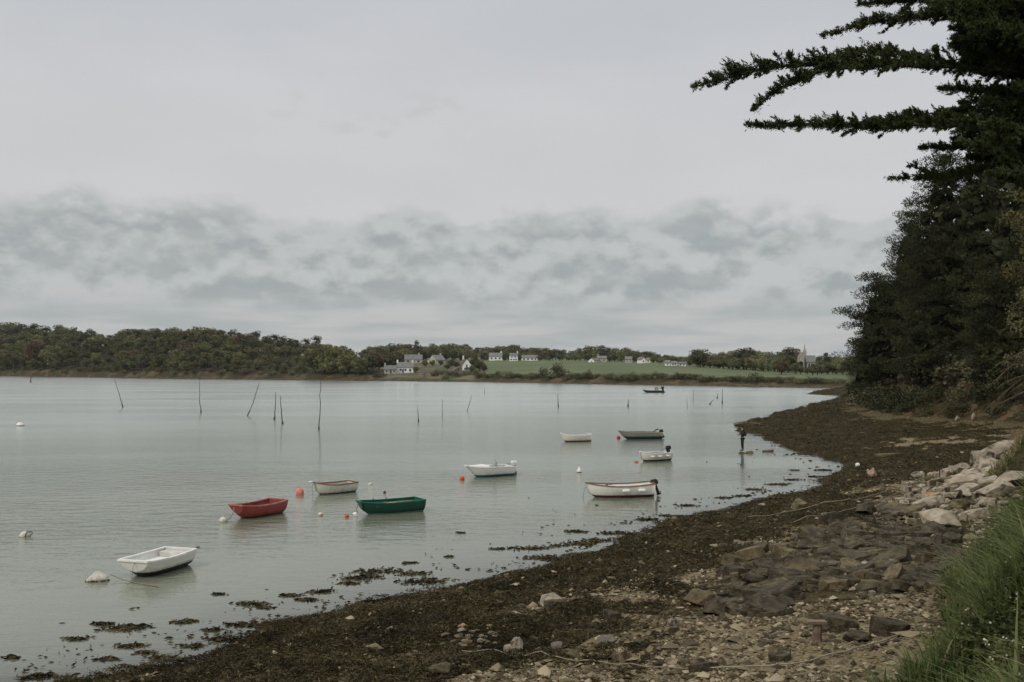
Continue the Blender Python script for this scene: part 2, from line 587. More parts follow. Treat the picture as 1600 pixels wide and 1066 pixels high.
def beach_material():
    m = bpy.data.materials.new('tidal_beach')
    m.use_nodes = True
    t = m.node_tree
    L = t.links
    bs = t.nodes['Principled BSDF']
    bs.inputs['Specular IOR Level'].default_value = 0.04
    tc = N(t, 'ShaderNodeTexCoord')

    def nz(s, d=5, r=0.6):
        n = N(t, 'ShaderNodeTexNoise')
        n.inputs['Scale'].default_value = s
        n.inputs['Detail'].default_value = d
        n.inputs['Roughness'].default_value = r
        L.new(tc.outputs['Object'], n.inputs['Vector'])
        return n.outputs['Fac']

    def at(n):
        a = N(t, 'ShaderNodeAttribute', attribute_name=n)
        return a.outputs['Fac']
    vor = N(t, 'ShaderNodeTexVoronoi')
    vor.inputs['Scale'].default_value = 13
    L.new(tc.outputs['Object'], vor.inputs['Vector'])
    hs = N(t, 'ShaderNodeSeparateColor')
    L.new(vor.outputs['Color'], hs.inputs[0])
    fine, mid, big = nz(24), nz(5), nz(0.8, 4)
    grav = MIX(t, SS(t, hs.outputs[0], 0.2, 0.9), (0.050, 0.039, 0.019), (0.225, 0.178, 0.098))
    grav = MIX(t, M(t, 'MULTIPLY', SS(t, mid, 0.45, 0.65), 0.75), grav, (0.030, 0.023, 0.012))
    sandc = MIX(t, SS(t, fine, 0.35, 0.65), (0.150, 0.118, 0.066), (0.290, 0.235, 0.140))
    sandc = MIX(t, M(t, 'MULTIPLY', SS(t, mid, 0.55, 0.68), 0.7), sandc, (0.060, 0.046, 0.029))
    weedc = MIX(t, SS(t, fine, 0.4, 0.68), (0.020, 0.016, 0.005), (0.070, 0.055, 0.021))
    weedc = MIX(t, M(t, 'MULTIPLY', SS(t, big, 0.5, 0.7), 0.55), weedc, (0.074, 0.056, 0.026))
    soil = MIX(t, SS(t, nz(2.2), 0.4, 0.6), (0.030, 0.027, 0.013), (0.066, 0.052, 0.027))
    soil = MIX(t, M(t, 'MULTIPLY', SS(t, nz(0.45), 0.5, 0.6), at('farness')), soil, (0.120, 0.084, 0.046))
    sn = SS(t, M(t, 'ADD', at('sand'), M(t, 'MULTIPLY', M(t, 'SUBTRACT', fine, 0.5), 0.8)), 0.4, 0.6)
    col = MIX(t, sn, grav, sandc)
    wn = SS(t, M(t, 'ADD', at('weed'), M(t, 'MULTIPLY', M(t, 'SUBTRACT', fine, 0.5), 1.2)), 0.4, 0.6)
    col = MIX(t, wn, col, weedc)
    col = MIX(t, M(t, 'MULTIPLY', at('gap_shade'), 0.85), col, weedc)       # shade of the gaps between ledge slabs, painted into the ground in weed colour
    col = MIX(t, at('bank'), col, soil)
    L.new(col, bs.inputs['Base Color'])
    L.new(M(t, 'SUBTRACT', 0.85, M(t, 'MULTIPLY', wn, 0.2)), bs.inputs['Roughness'])
    b = N(t, 'ShaderNodeBump')
    b.inputs['Distance'].default_value = 0.05
    b.inputs['Strength'].default_value = 0.9
    L.new(M(t, 'ADD', nz(14, 6), M(t, 'MULTIPLY', vor.outputs['Distance'], -0.8)), b.inputs['Height'])
    L.new(b.outputs[0], bs.inputs['Normal'])
    return m


beach = tag(link('beach', me, beach_material()), 'tidal beach of dark seaweed, shingle and coarse sand rising to the grassy bank', kind='structure')

# ------------------------------------------------------------------ water
wx = axis([(-2600, -200, 100), (-200, -30, 6), (-30, 60, 0.5), (60, 200, 4), (200, 2601, 100)])
wy = [-60.0, -20, 0, 6]
while wy[-1] < 2400:
    wy.append(wy[-1] + max(0.35, wy[-1] * 0.016))
wy = np.array(wy)
WX, WY = np.meshgrid(wx, wy)
wz = ground(WX.ravel(), WY.ravel())
idx = np.arange(len(wx) * len(wy)).reshape(len(wy), len(wx))
quads = np.stack([idx[:-1, :-1], idx[:-1, 1:], idx[1:, 1:], idx[1:, :-1]], -1).reshape(-1, 4)
me = mesh_np('water', np.stack([WX.ravel(), WY.ravel(), np.zeros(WX.size)], -1), quads, True)
fattr(me, 'shallow', np.clip(np.exp(np.minimum(wz, 0) / 0.16), 0, 1))


def water_material():
    m = bpy.data.materials.new('estuary_water')
    m.use_nodes = True
    t = m.node_tree
    L = t.links
    t.nodes.remove(t.nodes['Principled BSDF'])
    geo = N(t, 'ShaderNodeNewGeometry')

    def nz(sx, sy, d, r=0.5, dist=0.0):
        mp = N(t, 'ShaderNodeMapping')
        mp.inputs['Scale'].default_value = (sx, sy, 1)
        mp.inputs['Rotation'].default_value = (0, 0, R(14))
        L.new(geo.outputs['Position'], mp.inputs[0])
        n = N(t, 'ShaderNodeTexNoise')
        n.inputs['Scale'].default_value = 1.0
        n.inputs['Detail'].default_value = d
        n.inputs['Roughness'].default_value = r
        n.inputs['Distortion'].default_value = dist
        L.new(mp.outputs[0], n.inputs['Vector'])
        return n.outputs['Fac']
    sh = N(t, 'ShaderNodeAttribute', attribute_name='shallow').outputs['Fac']
    calm = SS(t, nz(0.022, 0.07, 4), 0.38, 0.62)                 # cat's-paws: ruffled and calmer patches
    h = M(t, 'ADD', M(t, 'MULTIPLY', nz(0.75, 1.7, 4, 0.6, 0.4), 1.0), M(t, 'MULTIPLY', nz(4.0, 8.0, 2), 0.2))
    sepp = N(t, 'ShaderNodeSeparateXYZ')
    L.new(geo.outputs['Position'], sepp.inputs[0])
    off = SS(t, M(t, 'SUBTRACT', sepp.outputs[1], sepp.outputs[0]), 30.0, 170.0)   # ruffled out in the open, calmer inshore
    b = N(t, 'ShaderNodeBump')
    b.inputs['Distance'].default_value = 0.16
    st = M(t, 'MULTIPLY', M(t, 'ADD', 0.3, M(t, 'MULTIPLY', calm, 0.7)), M(t, 'SUBTRACT', 1.0, M(t, 'MULTIPLY', sh, 0.75)))
    L.new(M(t, 'MULTIPLY', M(t, 'MULTIPLY', st, M(t, 'SUBTRACT', 1.0, M(t, 'MULTIPLY', off, 0.6))), 0.40), b.inputs['Strength'])
    L.new(h, b.inputs['Height'])
    fr = N(t, 'ShaderNodeFresnel')
    fr.inputs['IOR'].default_value = 1.48
    L.new(b.outputs[0], fr.inputs['Normal'])
    gl = N(t, 'ShaderNodeBsdfGlossy')
    rg = M(t, 'ADD', M(t, 'ADD', 0.06, M(t, 'MULTIPLY', off, 0.12)), M(t, 'MULTIPLY', calm, 0.03))
    L.new(M(t, 'SUBTRACT', rg, M(t, 'MULTIPLY', sh, 0.03)), gl.inputs['Roughness'])
    gl.inputs['Color'].default_value = (0.965, 0.99, 0.955, 1)
    L.new(b.outputs[0], gl.inputs['Normal'])
    df = N(t, 'ShaderNodeBsdfDiffuse')
    tint = MIX(t, SS(t, nz(0.06, 0.14, 3), 0.35, 0.7), (0.160, 0.174, 0.128), (0.192, 0.204, 0.152))
    L.new(MIX(t, M(t, 'MULTIPLY', sh, 0.5), tint, (0.20, 0.19, 0.145)), df.inputs[0])
    tr = N(t, 'ShaderNodeBsdfTransparent')
    tr.inputs[0].default_value = (0.82, 0.86, 0.78, 1)
    body = N(t, 'ShaderNodeMixShader')
    L.new(M(t, 'MULTIPLY', sh, 0.9), body.inputs[0])
    L.new(df.outputs[0], body.inputs[1])
    L.new(tr.outputs[0], body.inputs[2])
    mx = N(t, 'ShaderNodeMixShader')
    L.new(fr.outputs[0], mx.inputs[0])
    L.new(body.outputs[0], mx.inputs[1])
    L.new(gl.outputs[0], mx.inputs[2])
    L.new(mx.outputs[0], t.nodes['Material Output'].inputs[0])
    return m


tag(link('water', me, water_material()), 'calm grey green estuary water with fine ripples', kind='structure')

# ------------------------------------------------------------------ far shore: shape of the ground
FPX = [-700, -300, 0, 300, 560, 740, 1040, 1300, 1450, 1700, 2300]
FPY = [580, 584, 588, 592.5, 595.3, 597, 602.5, 607, 609, 613, 620]
TPX = [-700, 0, 200, 330, 430, 500, 590, 640, 740, 900, 1000, 1060, 1120, 1200, 1300, 1450, 2300]
TPY = [545, 541, 541, 541, 551, 560, 568, 566, 563.5, 564, 566.5, 570, 576.5, 581, 586, 588, 588]
TDD = [170, 170, 170, 170, 170, 170, 190, 200, 250, 250, 220, 180, 140, 130, 120, 120, 120]


def far_shore(px):
    return CAM_H * FOC / (np.interp(px, FPX, FPY) - HOR)


def far_z(x, y):
    x, y = np.asarray(x, float), np.asarray(y, float)
    px = 800 + x / y * FOC
    ds = far_shore(px)
    e = y - ds + (fbm(x / 14, y / 14, 71, 3) - 0.5) * 5
    dt = np.interp(px, TPX, TDD)
    zt = CAM_H - (np.interp(px, TPX, TPY) - HOR) * (ds + dt) / FOC
    cl = 2.6 + (fbm(x / 17, y / 17, 73, 3) - 0.4) * 3.0
    cl = cl * np.interp(px, [560, 600, 720, 760, 1040, 1100, 1320], [1, 0.45, 0.45, 0.55, 0.5, 0.35, 0.25])
    z = np.where(e < 0, e * 0.1, np.minimum(e, 7) * 0.1)
    z = z + cl * sstep(e, 6, 10 + 3 * fbm(x / 6, y / 6, 75, 2))
    s = np.clip((e - 11) / (dt - 11), 0, 1)
    z = z + (zt - 0.7 - cl) * s ** 0.9 + np.maximum(e - dt, 0) * 0.012
    return np.maximum(z, -1.0) + (fbm(x / 5, y / 5, 77, 3) - 0.5) * 0.7 * sstep(e, 3, 10)


us = np.arange(-700, 2301, 5.0)
es = np.concatenate([np.arange(-12, 20, 1.0), np.arange(20, 60, 4), np.arange(60, 340, 12), [380, 450, 600, 900, 1500, 2500, 4000]])
U, E = np.meshgrid(us, es)
D = far_shore(U) + E
FX, FY = (U - 800) * D / FOC, D
fz = far_z(FX.ravel(), FY.ravel())
idx = np.arange(U.size).reshape(U.shape)
quads = np.stack([idx[:-1, :-1], idx[:-1, 1:], idx[1:, 1:], idx[1:, :-1]], -1).reshape(-1, 4)
me = mesh_np('far_shore', np.stack([FX.ravel(), FY.ravel(), fz], -1), quads, True)
Uf, Ef = U.ravel(), E.ravel()
field = sstep(Uf, 735, 765) * (1 - sstep(Uf, 1318, 1330)) * sstep(Ef, 11, 14)
garden = sstep(Uf, 585, 600) * (1 - sstep(Uf, 735, 760)) * sstep(Ef, 5, 9)
fattr(me, 'field', field)
fattr(me, 'garden', garden)
fattr(me, 'inland', Ef)


def far_material():
    m = bpy.data.materials.new('far_shore_ground')
    m.use_nodes = True
    t = m.node_tree
    L = t.links
    bs = t.nodes['Principled BSDF']
    bs.inputs['Roughness'].default_value = 0.9
    bs.inputs['Specular IOR Level'].default_value = 0.1
    tc = N(t, 'ShaderNodeTexCoord')

    def nz(s, d=4):
        n = N(t, 'ShaderNodeTexNoise')
        n.inputs['Scale'].default_value = s
        n.inputs['Detail'].default_value = d
        L.new(tc.outputs['Object'], n.inputs['Vector'])
        return n.outputs['Fac']

    def at(n):
        return N(t, 'ShaderNodeAttribute', attribute_name=n).outputs['Fac']
    inl = M(t, 'ADD', at('inland'), M(t, 'MULTIPLY', M(t, 'SUBTRACT', nz(0.2), 0.5), 6.0))
    wrack = MIX(t, SS(t, nz(0.5), 0.4, 0.6), (0.040, 0.032, 0.018), (0.110, 0.088, 0.056))
    cliff = MIX(t, SS(t, nz(0.3), 0.4, 0.6), (0.050, 0.042, 0.025), (0.112, 0.082, 0.048))
    cliff = MIX(t, SS(t, nz(0.09), 0.44, 0.58), cliff, (0.050, 0.046, 0.024))
    floor = MIX(t, SS(t, nz(0.15), 0.4, 0.6), (0.020, 0.021, 0.010), (0.044, 0.042, 0.020))
    grass = MIX(t, SS(t, nz(0.035), 0.35, 0.65), (0.106, 0.128, 0.064), (0.132, 0.154, 0.080))
    grass = MIX(t, M(t, 'MULTIPLY', SS(t, nz(0.4), 0.5, 0.7), 0.35), grass, (0.130, 0.132, 0.076))
    yard = MIX(t, SS(t, nz(0.12), 0.4, 0.6), (0.075, 0.082, 0.040), (0.150, 0.130, 0.085))
    col = MIX(t, SS(t, inl, 3.5, 5.0), wrack, cliff)
    col = MIX(t, SS(t, inl, 10.0, 12.5), col, floor)
    col = MIX(t, at('garden'), col, yard)
    col = MIX(t, at('field'), col, grass)
    L.new(col, bs.inputs['Base Color'])
    return m


tag(link('far_shore', me, far_material()), 'far bank with low earth cliff, green field and gardens', kind='structure')
# land beyond, out to the horizon
me = MB()
me.add([(-8000, 4000, -2.5), (8000, 4000, -2.5), (8000, 15800, -2.5), (-8000, 15800, -2.5)], [(0, 1, 2, 3)])
tag(me.build('ground', mat('distant_ground', (0.05, 0.06, 0.03), (0.07, 0.08, 0.045), 0.01)), 'distant low land beyond the far bank', kind='structure')


def far_point(px, d_in):
    """point on the far shore in the direction of a pixel column, d_in metres behind the water's edge"""
    d = float(far_shore(px)) + d_in
    x = (px - 800) * d / FOC
    return Vector((x, d, float(far_z(np.array([x]), np.array([d]))[0])))

# ------------------------------------------------------------------ foliage helpers


def unit(v):
    return v / (np.linalg.norm(v, axis=-1, keepdims=True) + 1e-9)


def cards(p, size, aspect=0.5, axis_dir=None, jitter=1.0):
    """pointed leaf-like quads at points p; axis_dir gives the long axis (else random)"""
    n = len(p)
    a = rng.normal(size=(n, 3))
    if axis_dir is not None:
        a = unit(unit(np.asarray(axis_dir)) + a * jitter * 0.5)
    else:
        a = unit(a)
    b = unit(np.cross(a, rng.normal(size=(n, 3))))
    size = np.broadcast_to(size, (n,))[:, None]
    v = np.stack([p - a * size * 0.5, p + b * size * aspect * 0.5, p + a * size * 0.5, p - b * size * aspect * 0.5], 1)
    f = np.arange(4 * n).reshape(n, 4)
    return v.reshape(-1, 3), f


def leafy(name, v, f, cell=1.3, scat=0.35):
    me_ = mesh_np(name, v, f)
    p_ = np.asarray(v)[0::4]                                       # tone follows the clumps, with a little leaf-to-leaf scatter
    k_ = cell
    c_ = fbm(p_[:, 0] / k_ + p_[:, 2] * 0.63 / k_, p_[:, 1] / k_ - p_[:, 2] * 0.71 / k_ + 40, 5, 2)
    fattr(me_, 'tone', np.repeat(np.clip(sstep(c_, 0.25, 0.75) * (1 - scat) + scat * rng.random(len(f)), 0, 1), 4))
    return me_


def join(parts):
    vs_, fs, o = [], [], 0
    for v, f in parts:
        vs_.append(v)
        fs.append(f + o)
        o += len(v)
    return np.concatenate(vs_), np.concatenate(fs)


def ball(n, r=1.0, shell=0.0):
    d = unit(rng.normal(size=(n, 3)))
    q = rng.random(n) ** (1 / 3.0)
    q = shell + (1 - shell) * q
    return d * q[:, None] * r


def fol(name, c1, c2, rand=0.18, scale=0.6, trans=0.25):
    return mat(name, c1, c2, scale, 0.75, rand=rand, hue=0.5, spec=0.06, trans=trans, detail=3, tone=(0.45, 1.55))


F_OAK = fol('dark_wood_foliage', (0.106, 0.106, 0.050), (0.164, 0.160, 0.078), 0.28)
F_PINEFAR = fol('pine_foliage', (0.078, 0.080, 0.046), (0.118, 0.118, 0.070), 0.22)
F_GREEN = fol('mid_green_foliage', (0.132, 0.144, 0.074), (0.190, 0.200, 0.108), 0.25)
F_SPRING = fol('spring_foliage', (0.155, 0.154, 0.072), (0.220, 0.210, 0.105), 0.18)
F_RUSSET = fol('russet_foliage', (0.108, 0.080, 0.048), (0.145, 0.106, 0.066), 0.2)
F_HEDGE = fol('hedge_foliage', (0.072, 0.072, 0.038), (0.118, 0.112, 0.062), 0.25)
F_NEARPINE = fol('dark_near_pine_needles', (0.027, 0.031, 0.014), (0.050, 0.052, 0.025), 0.15, 0.35, 0.05)
F_CYP = fol('cypress_sprays', (0.042, 0.058, 0.022), (0.080, 0.095, 0.038), 0.0, 0.9, 0.15)
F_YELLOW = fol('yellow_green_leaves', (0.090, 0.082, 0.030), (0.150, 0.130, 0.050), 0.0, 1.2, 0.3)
TRUNKFAR = mat('far_trunk', (0.075, 0.065, 0.052), (0.12, 0.105, 0.085), 2, 0.9)


def far_broadleaf(i):
    """10 m tall, crown of many clumps"""
    r0 = random.Random(100 + i)
    parts = []
    nb = 26
    for k in range(nb):
        a, e = r0.uniform(0, 6.28), r0.uniform(-0.95, 1.0)
        rr = r0.uniform(0.55, 1.0)
        c = np.array([math.cos(a) * math.sqrt(max(0, 1 - e * e)) * 3.6 * rr, math.sin(a) * math.sqrt(max(0, 1 - e * e)) * 3.6 * rr,
                      5.3 + e * 3.7 * rr + r0.uniform(-.3, .3)])
        q = ball(62, 1.0, 0.45) * np.array([1.45, 1.45, 1.1]) * r0.uniform(0.75, 1.2)
        parts.append(cards(c + q, rng.uniform(0.35, 0.75, 62), 0.75))
    q = ball(140, 1.0) * np.array([2.6, 2.6, 3.2]) + np.array([0, 0, 4.4])
    parts.append(cards(q, 1.1, 0.9))
    v, f = join(parts)
    tr = MB()
    tr.tube([(0, 0, -1.5), (0.05, 0, 1.5), (0.1, 0.1, 3.5), (0, 0, 6)], [0.38, 0.3, 0.24, 0.1], 6)
    for k in range(5):
        a = k * 1.26 + r0.random()
        tr.tube([(0.08, 0.05, 2.6 + k * 0.3), (math.cos(a) * 1.2, math.sin(a) * 1.2, 4.2), (math.cos(a) * 2.3, math.sin(a) * 2.3, 5.6)], [0.16, 0.1, 0.04], 5)
    return leafy('crown', v, f), tr.mesh('trunk', True)


def far_pine(i):
    r0 = random.Random(200 + i)
    parts = []
    for k in range(17):
        a, t = r0.uniform(0, 6.28), r0.uniform(0.0, 1.0)
        rad = r0.uniform(0.35, 1.0) * (2.9 - 1.6 * t)
        c = np.array([math.cos(a) * rad, math.sin(a) * rad, 4.2 + 5.0 * t])
        q = ball(85, 1.0, 0.3) * np.array([1.35, 1.35, 0.72]) * r0.uniform(0.8, 1.15)
        parts.append(cards(c + q, rng.uniform(0.3, 0.6, 85), 0.6))
    v, f = join(parts)
    tr = MB()
    tr.tube([(0, 0, -1.5), (0.12, 0, 3), (-0.05, 0.1, 6), (0, 0, 9)], [0.3, 0.24, 0.17, 0.06], 6)
    for k in range(6):
        a = k * 1.1 + r0.random()
        tr.tube([(0, 0, 4.6 + 0.5 * k), (math.cos(a) * 1.8, math.sin(a) * 1.8, 5.2 + 0.55 * k)], [0.1, 0.04], 5)
    return leafy('crown', v, f), tr.mesh('trunk', True)


def bush_mesh(i):
    r0 = random.Random(300 + i)
    parts = []
    for k in range(13):
        a, rr = r0.uniform(0, 6.28), r0.uniform(0.1, 1.0)
        zc = r0.uniform(0.5, 2.2) * (1.15 - 0.5 * rr)
        c = np.array([math.cos(a) * 1.9 * rr, math.sin(a) * 1.9 * rr, zc])
        parts.append(cards(c + ball(60, 1.0, 0.3) * 0.8, rng.uniform(0.16, 0.36, 60), 0.7))
    v, f = join(parts)
    v[:, 2] = np.maximum(v[:, 2], -0.1)
    st = MB()
    for k in range(4):
        a = k * 1.57 + r0.random()
        st.tube([(0, 0, -0.3), (math.cos(a) * 0.5, math.sin(a) * 0.5, 0.8), (math.cos(a) * 1.1, math.sin(a) * 1.1, 1.8)], [0.08, 0.06, 0.02], 5)
    return leafy('foliage', v, f), st.mesh('stem', True)


BROAD = [far_broadleaf(i) for i in range(6)]
PINE = [far_pine(i) for i in range(4)]
BUSH = [bush_mesh(i) for i in range(5)]


def put_tree(name, proto, loc, h, material, label, cat='tree', group=None, base=10.0, wide=1.0, parts=('crown', 'trunk'), trunk_mat=None):
    e = empty(name, loc, random.uniform(0, 6.28))
    s = h / base
    e.scale = (s * wide * random.uniform(0.92, 1.1), s * wide * random.uniform(0.92, 1.1), s)
    c = link(parts[0], proto[0], material, e)
    c.material_slots[0].link = 'OBJECT'
    c.material_slots[0].material = material
    link(parts[1], proto[1], trunk_mat or TRUNKFAR, e)
    return tag(e, label, cat, group)


def grow(px, din, top=None, h=None, kind='oak', label=None, group=None, wide=1.0, name=None):
    p = far_point(px, din)
    if h is None:
        h = (HOR - top) * p.y / FOC + CAM_H - p.z
    h = max(3.5, min(26, h))
    protos, m, nm = {'oak': (BROAD, F_OAK, 'broadleaf_tree'), 'green': (BROAD, F_GREEN, 'broadleaf_tree'), 'spring': (BROAD, F_SPRING, 'broadleaf_tree'),
                     'russet': (BROAD, F_RUSSET, 'broadleaf_tree'), 'pine': (PINE, F_PINEFAR, 'pine_tree'), 'holm': (BROAD, F_PINEFAR, 'evergreen_tree')}[kind]
    return put_tree(name or nm, random.choice(protos), p, h, m, label, 'tree', group, wide=wide)


# ---- the wood on the far bank, left of the cottages
SKY_L = ([-80, 0, 20, 60, 90, 120, 140, 165, 178, 186, 210, 250, 300, 330, 350, 400, 430, 450, 490, 520, 545, 580],
         [508, 504, 503, 508, 509, 513, 515, 520, 526, 513, 509, 509, 510, 509, 514, 517, 523, 528, 532, 539, 543, 556])
SHORT = {'oak': 'dark broadleaf tree', 'pine': 'dark pine', 'spring': 'paler green tree', 'russet': 'russet tree', 'holm': 'blackish evergreen', 'green': 'mid green tree'}
LAB = {'oak': 'dark broadleaf tree in the dense wood across the water', 'pine': 'dark pine standing in the dense wood across the water',
       'spring': 'paler green tree in the dense wood across the water', 'russet': 'russet brown tree in the dense wood across the water',
       'holm': 'blackish evergreen tree in the dense wood across the water'}
WHERE_L = ((95, 'near the left picture edge'), (245, 'behind the first leaning pole'), (350, 'behind the lone upright pole'), (465, 'behind the stout poles'), (700, 'behind the tallest pole'))
ROW_L = {168: 'on the skyline of', 138: 'below the skyline of', 108: 'halfway up', 78: 'in the middle of', 50: 'low in', 28: 'near the foot of', 15: 'at the water edge of'}


def where(v, table):
    return next(t for lim, t in table if v < lim)


for din, step, low in ((168, 13, 0), (138, 15, 5), (108, 21, 12), (78, 20, 21), (50, 20, 32), (28, 17, 42), (15, 15, 52)):
    px = -60 + random.uniform(0, 8)
    while px < 552:
        sky = np.interp(px, *SKY_L)
        k = random.random()
        if din == 168:
            kind = 'spring' if (185 < px < 340 and k < 0.55) else ('pine' if k < 0.55 else 'oak')
        else:
            kind = 'pine' if k < 0.24 else 'spring' if k < 0.29 else 'russet' if k < 0.31 else 'holm' if k < 0.44 else 'oak'
        if not (px > 478 and din < 45):
            top = sky + low + random.uniform(-3.5, 4.0)
            grow(px, din + random.uniform(-8, 8) * (din > 20), top=top, kind=kind, label=f'{SHORT[kind]} {ROW_L[din]} the far wood, {where(px, WHERE_L)}', group=f'{SHORT[kind]}s {ROW_L[din]} the far wood {where(px, WHERE_L)}', wide=random.uniform(1.05, 1.35))
        px += step * random.uniform(0.75, 1.25)
grow(80, 17, top=537, kind='spring', label='pale olive tree at the water edge near the left end of the wood', wide=1.15)
grow(54, 24, top=528, kind='russet', label='bare russet tree beside the pale olive tree in the wood')
for px, din, top in ((492, 14, 541), (507, 22, 535), (527, 18, 538), (545, 14, 546), (560, 12, 556), (516, 11, 553), (537, 10, 562)):
    grow(px, din, top=top, kind='spring', label='light green rounded tree where the wood ends by the cottages', group='light green trees at the end of the wood', wide=1.3)
grow(494, 150, top=524, kind='pine', label='dark pine rising above the light green end of the wood')

# ---- trees of the village on the far hill
SKY_R = ([560, 575, 600, 612, 640, 655, 690, 720, 742, 770, 797, 815, 850, 880, 895, 908, 930, 945, 960, 985, 1010, 1035, 1060, 1076, 1090, 1110, 1130, 1150, 1164, 1190, 1207, 1222, 1234, 1246, 1262, 1285, 1300, 1350],
         [546, 541, 536, 533, 538, 538, 534, 535, 541, 542, 537, 541, 540, 543, 547, 543, 538, 538, 541, 543, 546, 551, 556, 554, 544, 550, 546, 543, 541, 545, 549, 546, 543, 556, 562, 556, 555, 555])


def clear_of(px, gaps):
    return all(not (a <= px <= b) for a, b in gaps)


VL = {'oak': 'dark leafy tree among the houses on the far hill', 'green': 'mid green leafy tree among the houses on the far hill',
      'spring': 'yellowish green tree among the houses on the far hill', 'pine': 'dark pine among the houses on the far hill',
      'holm': 'rounded blackish evergreen among the houses on the far hill', 'russet': 'brownish tree among the houses on the far hill'}
WHERE_R = ((625, 'behind the stone cottage'), (668, 'behind the broad grey roof'), (712, 'by the steep grey roof'), (756, 'by the white gabled house'), (792, 'by the leftmost white house on the field top'),
           (845, 'by the long white bungalow'), (912, 'over the middle of the field'), (955, 'by the white shed'), (995, 'by the half hidden beige house'), (1036, 'by the narrow white gable'),
           (1076, 'by the three low white houses'), (1140, 'at the start of the tree row'), (1205, 'behind the middle of the tree row'), (1245, 'just before the church'), (1282, 'beside the church'), (2000, 'past the church'))
ROW_R = {150: 'on the skyline', 95: 'just under the skyline', 48: 'in the middle row', 22: 'in the front row'}
for add, low, step, gaps in ((150, 0, 11, ()), (95, 3, 19, ((1240, 1275),)), (48, 7, 11, ((1244, 1272),)), (22, 11, 14, ((628, 664), (668, 700), (718, 740), (760, 842), (916, 950), (974, 990), (999, 1018), (1038, 1074), (1243, 1276)))):
    px = 566 + random.uniform(0, 8)
    while px < 1350:
        k = random.random()
        kind = 'green' if k < 0.38 else 'spring' if k < 0.56 else 'oak' if k < 0.74 else 'pine' if k < 0.84 else 'holm' if k < 0.94 else 'russet'
        if clear_of(px, gaps):
            grow(px, float(np.interp(px, TPX, TDD)) + add + random.uniform(-10, 10), top=float(np.interp(px, *SKY_R)) + low + random.uniform(-2.0, 3.0),
                 kind=kind, label=f'{SHORT[kind]} {ROW_R[add]} {where(px, WHERE_R)}', group=f'{SHORT[kind]}s {ROW_R[add]} {where(px, WHERE_R)}', wide=random.uniform(1.15, 1.5))
        px += step * random.uniform(0.75, 1.25)
for px, din, top, kind in ((566, 22, 560, 'holm'), (574, 40, 552, 'holm'), (583, 55, 548, 'russet'), (592, 70, 550, 'holm'), (602, 80, 552, 'holm'), (612, 95, 553, 'oak'), (622, 100, 556, 'russet')):
    grow(px, din, top=top, kind=kind, label='dark tree in the clump behind the stone cottage', group='dark clump behind the stone cottage', wide=1.35)
for px, din, top, kind in ((706, 110, 560, 'holm'), (714, 95, 564, 'holm'), (699, 85, 569, 'oak'), (742, 90, 558, 'holm'), (749, 70, 562, 'holm'), (756, 50, 569, 'oak'), (737, 45, 575, 'oak')):
    grow(px, din, top=top, kind=kind, label='dark tree close to the white gabled house', group='dark trees by the white gabled house', wide=1.3)
# line of trees along the top of the low field
px = 1078
while px < 1340:
    if not 1240 < px < 1278:
        k = random.random()
        kind = 'oak' if k < 0.3 else 'green' if k < 0.6 else 'spring' if k < 0.8 else 'holm'
        grow(px, float(np.interp(px, TPX, TDD)) + random.uniform(4, 14), top=float(np.interp(px, *SKY_R)) + random.uniform(10, 17), kind=kind,
             label=f'{SHORT[kind]} along the low field {where(px, WHERE_R)}', group=f'{SHORT[kind]}s along the low field {where(px, WHERE_R)}', wide=random.uniform(1.3, 1.6))
    px += random.uniform(8, 14)
for px, top in ((1243, 566), (1251, 573), (1262, 575), (1270, 569), (1277, 565)):
    grow(px, 105 + random.uniform(0, 10), top=top, kind='green', label='leafy tree hiding the foot of the church', group='trees at the foot of the church', wide=1.3)
grow(1094, 150, top=543, kind='holm', label='tall rounded dark evergreen at the start of the tree row', wide=1.25)
grow(1162, 170, top=539, kind='holm', label='dark domed evergreen highest in the tree row', wide=1.3)
grow(1234, 175, top=542, kind='pine', label='flat topped dark pine just before the church', wide=1.35)
grow(1291, 180, top=549, kind='pine', label='small dark pine past the church', wide=1.0)
grow(1221, 95, top=563, kind='russet', label='round brownish green tree standing alone in the low field', wide=1.5)
grow(651, 200, top=531, kind='pine', label='thin dark conifer poking above the trees behind the grey roofs', wide=0.5)


def bush(px, din, h, label, group=None, m=None, wide=1.0, name='bush'):
    p = far_point(px, din)
    return put_tree(name, random.choice(BUSH), p, h, m or F_HEDGE, label, 'bush', group, base=2.9, wide=wide, parts=('foliage', 'stem'))


WHERE_H = ((800, 'below the leftmost white house'), (860, 'left of the big round bush'), (930, 'right of the big round bush'), (1000, 'under the middle of the field'), (1080, 'behind the distant skiff'), (1150, 'below the start of the tree row'), (1200, 'by the lone round shore bush'), (1250, 'before the church'), (2000, 'past the church'))
px = 748
while px < 1322:
    h = random.uniform(1.5, 3.2) if px < 860 else random.uniform(1.5, 2.9) if px < 1120 else random.uniform(1.4, 2.5)
    bush(px, random.uniform(9.5, 13), h, f'scrubby bush of the shore hedge, {where(px, WHERE_H)}', f'shore hedge {where(px, WHERE_H)}', random.choice([F_HEDGE, F_HEDGE, F_OAK, F_GREEN]), random.uniform(1.0, 1.6))
    px += random.uniform(4.5, 9)
px = 890
while px < 1320:
    bush(px, random.uniform(14, 19), random.uniform(1.2, 1.9), f'low bush on the field side of the hedge, {where(px, WHERE_H)}', f'field side of the hedge {where(px, WHERE_H)}', random.choice([F_HEDGE, F_OAK]), 1.6)
    px += random.uniform(9, 15)
bush(872, 14, 6.6, 'big round dark bush on the shore below the field', wide=0.95, m=F_PINEFAR)
bush(848, 12, 5.0, 'smaller round dark bush just before the big one below the field', wide=0.8, m=F_PINEFAR)
